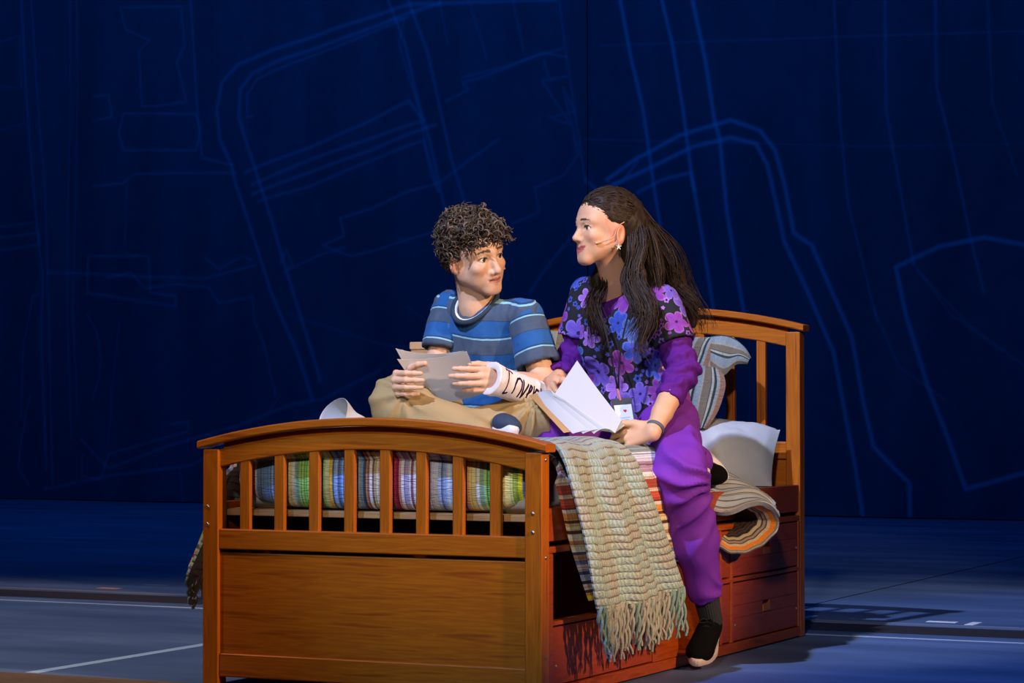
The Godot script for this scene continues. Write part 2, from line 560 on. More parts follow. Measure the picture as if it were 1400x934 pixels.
func make_stage() -> void:
	# deck
	var ft := noise_tex(0.006, 21, 1024, 6)
	ft.color_ramp = ramp([Color(0.28, 0.37, 0.54), Color(0.32, 0.41, 0.58), Color(0.34, 0.43, 0.61), Color(0.40, 0.49, 0.66)], [0.15, 0.42, 0.6, 0.9])
	M.deck = mat(Color.WHITE, 0.55, 0.45)
	M.deck.albedo_texture = ft
	M.deck.uv1_triplanar = true
	M.deck.uv1_world_triplanar = true
	M.deck.uv1_scale = Vector3(0.10, 0.3, 0.42)
	var mb := MB.new()
	mb.bx(Vector3(-16, -0.2, -2.34), Vector3(8, 0, -0.03), 0.002)
	structure("floor", mb, M.deck)
	mb = MB.new()
	mb.bx(Vector3(-16, -0.2, -11.5), Vector3(8, 0, -2.70), 0.002)
	structure("floor_upstage", mb, M.deck)
	# sunken dark track between the two decks
	mb = MB.new()
	mb.bx(Vector3(-16, -0.2, -2.70), Vector3(8, -0.006, -2.34), 0.0)
	structure("floor_track", mb, mat(Color(0.20, 0.18, 0.20), 0.6))
	# brown lip in front of the deck
	M.lip = wood(Color(0.46, 0.36, 0.27), Color(0.33, 0.25, 0.19), Vector3(0.5, 4.0, 4.0), 31, 0.7)
	mb = MB.new()
	mb.bx(Vector3(-16, -0.2, -0.026), Vector3(8, 0.0, 2.2), 0.002)
	structure("floor_front", mb, M.lip)
	# drop: three hung panels with a narrow gap at their joins, soft vertical folds
	var dm := mat(Color.WHITE, 0.95, 0.1)
	dm.albedo_texture = img_tex(drop_image())
	var joins := [DROP_X0, px_z(803, 200, DROP_Z).x, px_z(1272, 200, DROP_Z).x, DROP_X1]
	var back := Node3D.new()
	back.name = "wall_back"
	back.set_meta("kind", "structure")
	add_child(back)
	for k in 3:
		var x0: float = joins[k] + (0.004 if k == 1 else 0.0)
		var x1: float = joins[k + 1] - (0.004 if k == 0 else 0.0)
		var nx := int((x1 - x0) / 0.06) + 2
		var pts := []
		var uvs := []
		for i in nx:
			var x := lerpf(x0, x1, float(i) / (nx - 1))
			var col := PackedVector3Array()
			var cu := PackedVector2Array()
			for j in 12:
				var y := lerpf(0.008, DROP_H, j / 11.0)
				var z := DROP_Z + 0.012 * sin(x * 5.1) + 0.008 * sin(x * 11.7 + 1.0) + 0.010 * sin(x * 2.3 + y)
				col.append(Vector3(x, y, z))
				cu.append(Vector2((x - DROP_X0) / (DROP_X1 - DROP_X0), 1.0 - y / DROP_H))
			pts.append(col)
			uvs.append(cu)
		mb = MB.new()
		mb.sheet(pts, 0.004, uvs)
		part("drop_panel", mb, dm, back)
	mb = MB.new()
	mb.bx(Vector3(-16, -0.2, -11.6), Vector3(8, 9, -11.4), 0.0)
	structure("wall_upstage", mb, mat(Color(0.03, 0.03, 0.035), 0.95))
	# tape on the deck
	tape("floor_tape", "pale blue tape line crossing the deck in front of the dark track", Vector3(-16, 0, -2.20), Vector3(8, 0, -2.17), Color(0.68, 0.74, 0.84))
	tape("floor_tape", "pale blue tape line running upstage beside the footboard", Vector3(-1.70, 0, -2.165), Vector3(-1.655, 0, -0.04), Color(0.66, 0.78, 0.92))
	tape("floor_tape", "thin pale tape along the upstage edge of the dark track", Vector3(-16, 0, -2.74), Vector3(8, 0, -2.715), Color(0.5, 0.52, 0.56))
	var spots := [[Vector3(0.27, 0, -2.84), 0.11, 0.045, "white spike mark on the blue deck right of the headboard, the longer of two"], [Vector3(0.39, 0, -2.82), 0.035, 0.12, "white spike mark on the blue deck right of the headboard, the shorter of two"],
		[Vector3(-0.232, 0, -2.84), 0.03, 0.11, "white spike mark half hidden behind the headboard post"], [Vector3(-3.36, 0, -2.88), 0.1, 0.05, "tan spike mark on the dark deck left of the bed"],
		[Vector3(-3.28, 0, -3.12), 0.12, 0.03, "faint blue spike mark behind the tan one on the deck"], [Vector3(-4.02, 0, -2.95), 0.08, 0.05, "faint spike mark on the deck at the far left of the dark track"]]
	for k in spots.size():
		var s: Array = spots[k]
		var p: Vector3 = s[0]
		var c := Color(0.9, 0.92, 0.95)
		if k == 3: c = Color(0.85, 0.6, 0.45)
		if k >= 4: c = Color(0.45, 0.5, 0.62)
		tape("spike_mark", s[3], p - Vector3(s[1], 0, s[2]) * 0.5, p + Vector3(s[1], 0, s[2]) * 0.5, c)
	# dark seams between deck sheets
	for s in [[-0.40, -9.5, -2.75]]:
		tape("deck_seam", "thin dark seam running upstage across the blue deck", Vector3(s[0] - 0.004, 0, s[1]), Vector3(s[0] + 0.004, 0, s[2]), Color(0.04, 0.045, 0.06))

func tape(called: String, label: String, lo: Vector3, hi: Vector3, c: Color, group := "") -> void:
	var mb := MB.new()
	mb.bx(Vector3(lo.x, 0.0, lo.z), Vector3(hi.x, 0.0008, hi.z), 0.0002)
	var o := part(called, mb, mat(c, 0.7), self)
	tag(o, label, "tape" if called != "deck_seam" else "seam", group)
# ---------------------------------------------------------------- the captain's bed
const BW := 1.06
const BL := 2.073

func arch_y(x: float, ends: float, crown: float) -> float:
	var t := (x + BW * 0.5) / (BW * 0.5 + 0.014)
	return lerpf(crown, ends, t * t)

func arched(called: String, x0: float, x1: float, lo: Callable, hi: Callable, z0: float, z1: float, m: Material, parent: Node, bev := 0.003) -> void:
	var secs := []
	var cnt := 25
	for i in cnt:
		var x := lerpf(x0, x1, float(i) / (cnt - 1))
		var a: float = lo.call(x)
		var b: float = hi.call(x)
		secs.append(PackedVector3Array([Vector3(x, a, z0 - bev), Vector3(x, a + bev, z0), Vector3(x, b - bev, z0), Vector3(x, b, z0 - bev), Vector3(x, b, z1 + bev), Vector3(x, b - bev, z1), Vector3(x, a + bev, z1), Vector3(x, a, z1 + bev)]))
	var mb := MB.new()
	mb.loft(secs)
	part(called, mb, m, parent)

func bolt(p: Vector3, n: Vector3, parent: Node) -> void:
	var mb := MB.new()
	var b := Basis.looking_at(n, Vector3.UP if absf(n.y) < 0.9 else Vector3.RIGHT)
	mb.ball(p, Vector3(0.0055, 0.0055, 0.003), 10, 6, b)
	part("bolt", mb, M.steel, parent)

func board(zf: float, base: float, ends: float, crown: float, is_head: bool, bed: Node3D) -> void:
	var p := MeshInstance3D.new()
	p.name = "headboard" if is_head else "footboard"
	# the solid lower panel carries the board's other pieces
	var mb := MB.new()
	if is_head:
		mb.bx(Vector3(-BW + 0.05, 0.09, zf - 0.035), Vector3(-0.05, 0.60, zf - 0.02))
	else:
		mb.bx(Vector3(-BW + 0.05, 0.085, zf - 0.03), Vector3(-0.05, 0.374, zf - 0.012))
	p.mesh = mb.mesh()
	p.material_override = M.wood_x
	bed.add_child(p, true)
	for x in [-BW, -0.052]:
		mb = MB.new()
		mb.bx(Vector3(x, 0, zf - 0.048), Vector3(x + 0.052, ends - 0.001, zf), 0.004)
		part("post", mb, M.wood_y, p)
	arched("cap_rail", -BW - 0.014, 0.014, func(x): return arch_y(x, ends, crown - 0.024), func(x): return arch_y(x, ends + 0.022, crown), zf + 0.008, zf - 0.056, M.wood_x, p, 0.004)
	arched("arched_rail", -BW + 0.052, -0.052, func(x): return arch_y(x, ends - 0.066, crown - 0.088), func(x): return arch_y(x, ends - 0.016, crown - 0.039), zf - 0.011, zf - 0.034, M.wood_x, p)
	arched("arch_backing", -BW + 0.052, -0.052, func(x): return arch_y(x, ends - 0.018, crown - 0.042), func(x): return arch_y(x, ends - 0.001, crown - 0.0245), zf - 0.03, zf - 0.042, M.wood_x, p, 0.001)
	for i in 8:
		var x := -0.9465 + 0.1119 * i
		var top := arch_y(x + 0.017, ends - 0.06, crown - 0.08)
		mb = MB.new()
		mb.bx(Vector3(x, base - 0.004, zf - 0.032), Vector3(x + 0.0345, top, zf - 0.014), 0.004)
		part("slat", mb, M.wood_y, p)
	if is_head:
		bxpart("lower_rail", Vector3(-BW + 0.05, 0.60, zf - 0.036), Vector3(-0.05, 0.66, zf - 0.008), M.wood_x, p, 0.004)
	else:
		bxpart("middle_rail", Vector3(-BW + 0.05, 0.383, zf - 0.036), Vector3(-0.05, 0.4406, zf - 0.005), M.wood_x, p, 0.004)
		bxpart("bottom_rail", Vector3(-BW + 0.05, 0.024, zf - 0.036), Vector3(-0.05, 0.09, zf - 0.006), M.wood_x, p, 0.004)
		for x in [-BW + 0.018, -0.027]:
			for y in [0.503, 0.453]: bolt(Vector3(x, y, zf + 0.001), Vector3(0, 0, 1), p)
		for y in [0.645, 0.385, 0.12]: bolt(Vector3(0.001, y, zf - 0.022), Vector3(1, 0, 0), p)

func drawer(parent: Node, z0: float, z1: float, y0: float, y1: float, notch: bool) -> void:
	# front with a small cut-out pull
	var o := Node3D.new()
	o.name = "drawer"
	parent.add_child(o, true)
	var zc := (z0 + z1) * 0.5
	var yc := (y0 + y1) * 0.5
	var mb := MB.new()
	if notch:
		var w := 0.034
		var h := 0.019
		mb.bx(Vector3(-0.022, y0, z0), Vector3(-0.004, yc - h, z1), 0.002)
		mb.bx(Vector3(-0.022, yc + h, z0), Vector3(-0.004, y1, z1), 0.002)
		mb.bx(Vector3(-0.022, yc - h, z0), Vector3(-0.004, yc + h, zc - w), 0.0005)
		mb.bx(Vector3(-0.022, yc - h, zc + w), Vector3(-0.004, yc + h, z1), 0.0005)
		part("drawer_front", mb, M.drawer, o)
		mb = MB.new()
		mb.bx(Vector3(-0.034, yc - h - 0.01, zc - w - 0.01), Vector3(-0.022, yc + h + 0.01, zc + w + 0.01), 0.001)
		# the scooped lip inside the cut-out
		mb.bx(Vector3(-0.02, yc - h, zc - w), Vector3(-0.001, yc + h * 0.4, zc + w), 0.006)
		part("finger_pull", mb, M.wood_x, o)
	else:
		mb.bx(Vector3(-0.022, y0, z0), Vector3(-0.004, y1, z1), 0.002)
		part("drawer_front", mb, M.drawer, o)
	bolt(Vector3(-0.003, y0 + 0.05, z1 - 0.02), Vector3(1, 0, 0), o)
	bolt(Vector3(-0.003, y0 + 0.06, z0 + 0.015), Vector3(1, 0, 0), o)

func make_bed() -> void:
	var bed := thing("captains_bed", "honey-stained wooden captain's bed with arched slatted headboard, footboard and side drawers", "bed")
	board(0.0, 0.44, 0.666, 0.756, false, bed)
	board(-BL, 0.655, 1.034, 1.124, true, bed)
	# audience-right side: rails, stiles, drawers and an open cubby
	bxpart("side_rail", Vector3(-0.03, 0.425, -BL - 0.001), Vector3(-0.006, 0.515, -0.046), M.drawer, bed)
	bxpart("side_rail_far", Vector3(-BW + 0.006, 0.05, -BL - 0.001), Vector3(-BW + 0.03, 0.515, -0.046), M.wood_z, bed)
	bxpart("base_rail", Vector3(-0.03, 0.004, -BL - 0.001), Vector3(0.0, 0.036, -0.046), M.wood_z, bed)
	bxpart("top_rail", Vector3(-0.03, 0.394, -BL - 0.001), Vector3(-0.002, 0.412, -0.046), M.wood_z, bed)
	for z in [[-BL - 0.001, -2.058], [-1.434, -1.416], [-1.337, -1.319], [-0.97, -0.772], [-0.075, -0.046]]:
		bxpart("stile", Vector3(-0.03, 0.036, z[0]), Vector3(-0.001, 0.394, z[1]), M.wood_z, bed)
	bxpart("rail_between_drawers", Vector3(-0.03, 0.226, -BL - 0.001), Vector3(-0.002, 0.24, -1.319), M.wood_z, bed)
	bxpart("rail_between_drawers", Vector3(-0.03, 0.199, -0.97), Vector3(-0.002, 0.212, -0.046), M.wood_z, bed)
	drawer(bed, -2.055, -1.437, 0.04, 0.222, true)
	drawer(bed, -2.055, -1.437, 0.244, 0.39, true)
	for y in [[0.04, 0.222], [0.244, 0.39]]:
		bxpart("filler_panel", Vector3(-0.022, y[0], -1.414), Vector3(-0.006, y[1], -1.339), M.drawer, bed)
	drawer(bed, -0.769, -0.078, 0.04, 0.195, false)
	# inner carcass behind the openings
	bxpart("cubby_back", Vector3(-0.5, 0.0, -BL), Vector3(-0.48, 0.42, -0.05), M.wood_z, bed)
	bxpart("cubby_floor", Vector3(-0.48, 0.004, -BL), Vector3(-0.03, 0.02, -0.05), M.wood_z, bed)
	for z in [-1.327, -0.87]:
		bxpart("cubby_side", Vector3(-0.48, 0.02, z - 0.008), Vector3(-0.03, 0.42, z + 0.008), M.wood_z, bed)
	bxpart("bunk_board", Vector3(-BW + 0.035, 0.476, -BL - 0.001), Vector3(-0.035, 0.495, -0.058), M.bare_pine, bed)
# ---------------------------------------------------------------- bedding
var T_rib: Texture2D

func rib_image() -> Image:
	# crinkled cross ribs of the quilt
	var im := Image.create(512, 512, false, Image.FORMAT_L8)
	var f := FastNoiseLite.new()
	f.seed = 9
	f.frequency = 0.02
	for y in 512:
		for x in 512:
			var w := f.get_noise_2d(x * 1.6, y * 0.8) * 1.6
			var k := 0.5 + 0.5 * sin((y / 512.0 * 16.0 + w) * TAU)
			var g := 0.72 * pow(k, 0.6) + 0.28 * (0.5 + f.get_noise_2d(x * 6.0, y * 6.0 + 300.0))
			im.set_pixel(x, y, Color(g, g, g))
	return im

# colours of the quilt across its width, as [metres from the bed's centre line, colour]
func quilt_bands() -> Array:
	var out := []
	var foot := [[308, 0.74, 0.75, 0.74], [316, 0.6, 0.5, 0.62], [321, 0.78, 0.8, 0.76], [334, 0.62, 0.36, 0.3], [345, 0.72, 0.75, 0.74], [349, 0.38, 0.46, 0.57], [360, 0.32, 0.42, 0.54], [369, 0.45, 0.55, 0.66], [373, 0.2, 0.38, 0.66], [377, 0.85, 0.86, 0.82],
		[382, 0.5, 0.4, 0.3], [393, 0.9, 0.76, 0.56], [400, 0.86, 0.86, 0.74], [404, 0.42, 0.52, 0.44], [409, 0.5, 0.66, 0.34], [417, 0.36, 0.54, 0.26], [421, 0.68, 0.8, 0.4], [425, 0.74, 0.82, 0.8], [432, 0.5, 0.3, 0.3], [440, 0.48, 0.66, 0.4], [446, 0.78, 0.8, 0.56], [451, 0.75, 0.62, 0.25],
		[455, 0.42, 0.5, 0.66], [463, 0.3, 0.4, 0.56], [468, 0.46, 0.56, 0.76], [476, 0.6, 0.64, 0.7], [490, 0.46, 0.54, 0.62], [497, 0.26, 0.34, 0.5], [500, 0.5, 0.36, 0.28], [506, 0.84, 0.88, 0.84], [510, 0.4, 0.3, 0.24], [513, 0.84, 0.8, 0.6], [518, 0.7, 0.56, 0.5], [524, 0.4, 0.3, 0.35], [539, 0.55, 0.17, 0.27],
		[546, 0.8, 0.56, 0.62], [549, 0.84, 0.86, 0.82], [553, 0.5, 0.46, 0.56], [559, 0.8, 0.8, 0.8], [563, 0.44, 0.3, 0.36], [567, 0.86, 0.84, 0.82], [573, 0.6, 0.56, 0.65], [588, 0.7, 0.68, 0.76], [596, 0.56, 0.6, 0.7], [604, 0.42, 0.48, 0.6], [611, 0.62, 0.68, 0.76], [620, 0.5, 0.4, 0.5], [639, 0.85, 0.56, 0.34],
		[645, 0.86, 0.72, 0.5], [651, 0.84, 0.84, 0.74], [656, 0.5, 0.6, 0.46], [664, 0.42, 0.62, 0.32], [671, 0.66, 0.74, 0.5], [690, 0.62, 0.74, 0.6], [697, 0.46, 0.6, 0.34], [704, 0.66, 0.8, 0.2], [709, 0.3, 0.36, 0.6], [716, 0.4, 0.42, 0.4]]
	for b in foot:
		out.append([px_z(b[0], 660, -0.07).x + 0.53, Color(b[1], b[2], b[3])])
	# the side that hangs to audience right, down to the hem
	var s := 0.50
	for b in [[0.03, 0.62, 0.62, 0.66], [0.03, 0.52, 0.42, 0.46], [0.02, 0.72, 0.66, 0.62], [0.025, 0.55, 0.25, 0.2], [0.01, 0.86, 0.78, 0.64], [0.03, 0.62, 0.27, 0.2], [0.01, 0.9, 0.82, 0.7], [0.02, 0.78, 0.46, 0.24], [0.008, 0.36, 0.2, 0.16],
		[0.02, 0.84, 0.62, 0.44], [0.008, 0.3, 0.2, 0.2], [0.02, 0.8, 0.68, 0.56], [0.012, 0.6, 0.4, 0.28], [0.02, 0.86, 0.76, 0.62], [0.008, 0.22, 0.22, 0.28], [0.016, 0.66, 0.5, 0.4], [0.01, 0.28, 0.3, 0.4], [0.02, 0.6, 0.56, 0.54], [0.01, 0.18, 0.2, 0.3],
		[0.016, 0.48, 0.5, 0.56], [0.01, 0.2, 0.2, 0.27], [0.016, 0.62, 0.54, 0.46], [0.008, 0.2, 0.2, 0.25], [0.022, 0.92, 0.55, 0.18], [0.01, 0.3, 0.3, 0.34], [0.2, 0.5, 0.48, 0.48]]:
		out.append([s, Color(b[1], b[2], b[3])])
		s += b[0]
	# and to audience left
	s = -0.54
	var left := []
	for b in [[0.05, 0.6, 0.62, 0.66], [0.03, 0.35, 0.4, 0.4], [0.03, 0.66, 0.7, 0.3], [0.02, 0.4, 0.5, 0.42], [0.03, 0.72, 0.76, 0.4], [0.02, 0.5, 0.6, 0.6], [0.03, 0.56, 0.66, 0.26], [0.02, 0.75, 0.74, 0.6], [0.012, 0.25, 0.35, 0.3], [0.016, 0.8, 0.56, 0.36], [0.01, 0.5, 0.25, 0.15], [0.016, 0.84, 0.6, 0.4], [0.01, 0.86, 0.8, 0.6],
		[0.02, 0.3, 0.36, 0.55], [0.01, 0.7, 0.7, 0.7], [0.02, 0.16, 0.18, 0.3], [0.2, 0.1, 0.1, 0.13]]:
		s -= b[0]
		left.push_front([s, Color(b[1], b[2], b[3])])
	return left + out

func quilt_image() -> Image:
	# u: 2 m across the quilt, v: plain
	var w := 2048
	var h := 64
	var im := Image.create(w, h, false, Image.FORMAT_RGB8)
	var bands := quilt_bands()
	var r := RandomNumberGenerator.new()
	r.seed = 4
	var jit := []
	for x in w: jit.append(r.randf_range(-1, 1))
	for x in w:
		var s := (float(x) / w - 0.5) * 2.0
		var c: Color = bands[0][1]
		for b in bands:
			if s >= b[0]: c = b[1]
			else: break
		# narrow threads within each band
		var k := 1.32 + 0.18 * float(jit[(x / 4) % w]) + 0.06 * float(jit[x])
		if (x / 5) % 7 == 0: k *= 0.72
		if (x / 5) % 5 == 2: k *= 1.12
		for y in h:
			var q := k * (1.0 + 0.05 * r.randf_range(-1, 1))
			im.set_pixel(x, y, Color(minf(c.r * q, 0.95), minf(c.g * q, 0.95), minf(c.b * q, 0.95)))
	return im

func striped(im: Image, rib_v := 8.0) -> StandardMaterial3D:
	var m := mat(Color.WHITE, 0.95, 0.15)
	m.albedo_texture = img_tex(im)
	m.heightmap_enabled = true
	m.heightmap_scale = 0.25
	m.heightmap_texture = T_rib
	m.rim_enabled = true
	m.rim = 0.15
	return m

func quilt_uv(s: float, v: float) -> Vector2:
	return Vector2(s * 0.5 + 0.5, v)

func make_bedding() -> void:
	T_rib = img_tex(rib_image())
	M.quilt = striped(quilt_image())
	# --- mattress
	var mt := thing("mattress", "white twin mattress under the striped quilt on the bed base", "mattress")
	var mb := MB.new()
	mb.bx(Vector3(-1.0, 0.496, -1.5), Vector3(-0.06, 0.64, -0.1), 0.04)
	part("mattress_body", mb, M.white_cloth, mt)
	make_quilt()
	make_throw()
	make_pillows()

func make_quilt() -> void:
	var q := thing("striped_quilt", "multicoloured striped quilt tucked over the mattress and hanging down the bed side", "quilt")
	# top and the two hanging sides, s runs across the bed
	var pts := []
	var uvs := []
	var nz := 90
	var ns := 90
	for i in nz:
		var z := lerpf(-0.135, -1.19, float(i) / (nz - 1))
		var row := PackedVector3Array()
		var ru := PackedVector2Array()
		var hang_r := 0.37 - smoothstep(0.95, 1.08, -z) * 0.16
		hang_r -= 0.07 * smoothstep(0.3, 0.9, -z)
		var hang_l := 0.31
		for j in ns:
			var t := float(j) / (ns - 1)
			var total := hang_l + 0.94 + 0.12 + hang_r
			var d := t * total - hang_l - 0.06 - 0.47
			var x: float
			var y: float
			var a := absf(d)
			var side := signf(d)
			if a < 0.45:
				x = d
				y = 0.664 + 0.004 * sin(z * 22.0 + x * 9.0) + 0.004 * sin(x * 31.0 + z * 6.0)
			elif a < 0.45 + 0.11:
				var th := (a - 0.45) / 0.11 * PI * 0.5
				x = side * (0.45 + 0.07 * sin(th))
				y = 0.594 + 0.07 * cos(th)
			else:
				var l := a - 0.56
				var flare := 0.02 + l * (0.06 if side > 0 else 0.12 + 0.36 * smoothstep(0.7, 0.15, -z))
				x = side * (0.52 + flare) + side * 0.014 * sin(z * 17.0 + l * 4.0) * smoothstep(0.0, 0.2, l)
				y = 0.594 - l
			var zz := z
			if d > 0.56:
				# the foot-side edge swings back as it hangs
				zz += 0.07 * smoothstep(0.45, 0.13, -z) - (d - 0.56) * 0.62 * smoothstep(0.7, 0.1, -z)
			row.append(Vector3(x - 0.53, y, zz))
			ru.append(quilt_uv(d, z * 8.0))
		pts.append(row)
		uvs.append(ru)
	var mb := MB.new()
	mb.sheet(pts, 0.012, uvs)
	part("quilt_drape", mb, M.quilt, q)
	# foot end: wraps down over the mattress end and tucks under
	pts = []
	uvs = []
	for i in 41:
		var t := i / 40.0
		var row := PackedVector3Array()
		var ru := PackedVector2Array()
		for j in 61:
			var xs := -0.475 + 0.95 * j / 60.0
			var edge := pow(absf(xs) / 0.475, 6.0)
			var top := 0.664 - 0.05 * edge
			var low := 0.505 + 0.045 * edge
			var mid := (top + low) * 0.5
			var r := (top - low) * 0.5
			var y: float
			var z: float
			if t < 0.46:
				z = lerpf(-0.20, -0.115, t / 0.25)
				y = top
			else:
				var th := (t - 0.25) / 0.75 * PI
				y = mid + r * cos(th) * pow(absf(cos(th)), -0.35) if absf(cos(th)) > 0.01 else mid
				z = -0.115 + 0.047 * pow(sin(th), 0.7)
			z += 0.002 * sin(xs * 60.0) - 0.05 * edge
			row.append(Vector3(xs - 0.53, y, z))
			ru.append(quilt_uv(xs, t * 2.6))
		pts.append(row)
		uvs.append(ru)
	mb = MB.new()
	mb.sheet(pts, 0.01, uvs)
	part("quilt_foot_tuck", mb, M.quilt, q)
	make_quilt_fold(q)

func make_quilt_fold(q: Node3D) -> void:
	# the quilt's free corner, thrown over the bed side and curled open like a bell
	var rim_px := [[968, 694, 7.93], [985, 700, 7.90], [1003, 699, 7.90], [1022, 692, 7.93], [1040, 690, 7.97], [1056, 698, 8.01], [1065, 712, 8.04], [1062, 727, 8.03], [1046, 743, 8.0], [1028, 753, 7.97], [1008, 757, 7.95], [990, 752, 7.93], [974, 740, 7.92], [964, 718, 7.93]]
	var rim := []
	for r in rim_px: rim.append(px(r[0], r[1], r[2]))
	rim.append(rim[0])
	var loop := spline(rim, 57)
	var throat := px(990, 703, 8.10)
	var pts := []
	var uvs := []
	for i in 57:
		var row := PackedVector3Array()
		var ru := PackedVector2Array()
		for j in 22:
			var t := j / 21.0
			var c := loop[i].lerp(throat, t * 0.95)
			c.y += 0.002 * sin(i * 1.3)
			row.append(c)
			ru.append(Vector2(t, i * 0.12))
		pts.append(row)
		uvs.append(ru)
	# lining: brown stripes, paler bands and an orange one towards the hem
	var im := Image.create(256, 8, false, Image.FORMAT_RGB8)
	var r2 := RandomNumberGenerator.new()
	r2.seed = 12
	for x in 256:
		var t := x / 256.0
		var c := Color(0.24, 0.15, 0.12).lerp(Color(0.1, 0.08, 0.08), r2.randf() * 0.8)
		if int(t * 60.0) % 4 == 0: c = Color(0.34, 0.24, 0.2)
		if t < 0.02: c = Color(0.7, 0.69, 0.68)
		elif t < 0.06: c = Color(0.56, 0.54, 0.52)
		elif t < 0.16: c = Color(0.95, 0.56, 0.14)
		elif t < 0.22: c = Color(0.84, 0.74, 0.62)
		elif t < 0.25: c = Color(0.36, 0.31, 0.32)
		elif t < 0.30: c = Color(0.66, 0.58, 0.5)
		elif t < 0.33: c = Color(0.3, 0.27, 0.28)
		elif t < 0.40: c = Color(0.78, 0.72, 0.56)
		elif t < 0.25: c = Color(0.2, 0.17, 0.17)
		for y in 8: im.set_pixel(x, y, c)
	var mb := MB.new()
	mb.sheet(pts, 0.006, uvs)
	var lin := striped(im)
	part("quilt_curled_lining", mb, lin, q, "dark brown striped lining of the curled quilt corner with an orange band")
	# outer face rising from the rim to the mattress edge
	var back := spline([px(962, 642, 8.2), px(975, 650, 8.2), px(990, 648, 8.25), px(1006, 655, 8.28), px(1018, 664, 8.28), px(1034, 676, 8.2), px(1052, 689, 8.1)], 41)
	var front := spline([px(962, 694, 7.925), px(985, 701, 7.895), px(1003, 700, 7.895), px(1022, 693, 7.925), px(1040, 690.5, 7.965), px(1054, 696, 8.0), px(1064, 708, 8.03)], 41)
	pts = []
	uvs = []
	for i in 41:
		var row := PackedVector3Array()
		var ru := PackedVector2Array()
		for j in 19:
			var t := j / 18.0
			var c := back[i].lerp(front[i], t)
			c += Vector3(0.3, 1, 0.4).normalized() * (0.022 * sin(t * PI) + 0.005 * sin(t * 17.0 + i * 0.12))
			row.append(c)
			ru.append(Vector2(t, i * 0.15))
		pts.append(row)
		uvs.append(ru)
	im = Image.create(256, 8, false, Image.FORMAT_RGB8)
	for x in 256:
		var t := x / 256.0
		var c := Color(0.76, 0.82, 0.88)
		var k := int(t * 11.0)
		var f := t * 11.0 - k
		if f < 0.16: c = Color(0.36, 0.38, 0.44)
		elif f < 0.26: c = Color(0.80, 0.75, 0.68)
		elif f < 0.34 and k % 2 == 0: c = Color(0.4, 0.46, 0.58)
		elif k % 3 == 1: c = Color(0.84, 0.86, 0.88)
		if t > 0.96: c = Color(0.72, 0.72, 0.72)
		for y in 8: im.set_pixel(x, y, c)
	mb = MB.new()
	mb.sheet(pts, 0.012, uvs)
	part("quilt_folded_corner", mb, striped(im), q, "pale blue and grey striped corner of the quilt folded outwards")

func weave_images() -> Array:
	# loosely knotted rows: relief and yarn colour
	var n := 512
	var h := Image.create(n, n, false, Image.FORMAT_L8)
	var c := Image.create(n, n, false, Image.FORMAT_RGB8)
	var f := FastNoiseLite.new()
	f.seed = 17
	f.frequency = 0.012
	for y in n:
		for x in n:
			var wob := f.get_noise_2d(x * 0.8, y * 0.25) * 0.22
			var ry := y / 512.0 * 14.0 + wob
			var a := absf(sin(ry * PI))
			var knot := 0.5 + 0.5 * sin(x / 512.0 * TAU * 34.0 + sin(floorf(ry) * 7.3) * 9.0 + f.get_noise_2d(x * 1.5, y * 1.5) * 4.0)
			var patch := f.get_noise_2d(x * 0.7 + 77.0, y * 0.5)
			var g := clampf(pow(a, 0.45) * (0.62 + 0.38 * knot) + 0.12 * f.get_noise_2d(x * 8.0, y * 8.0), 0.0, 1.0)
			h.set_pixel(x, y, Color(g, g, g))
			# grey-green yarn with beige and brown yarn worked between the rows
			var col := Color(0.66, 0.745, 0.715).lerp(Color(0.71, 0.70, 0.65), clampf(0.38 + patch * 1.3, 0.0, 1.0))
			if a < 0.34 and patch > -0.12: col = col.lerp(Color(0.42, 0.33, 0.26), 0.5)
			col = col * (0.9 + 0.16 * knot)
			c.set_pixel(x, y, Color(col.r, col.g, col.b))
	return [h, c]

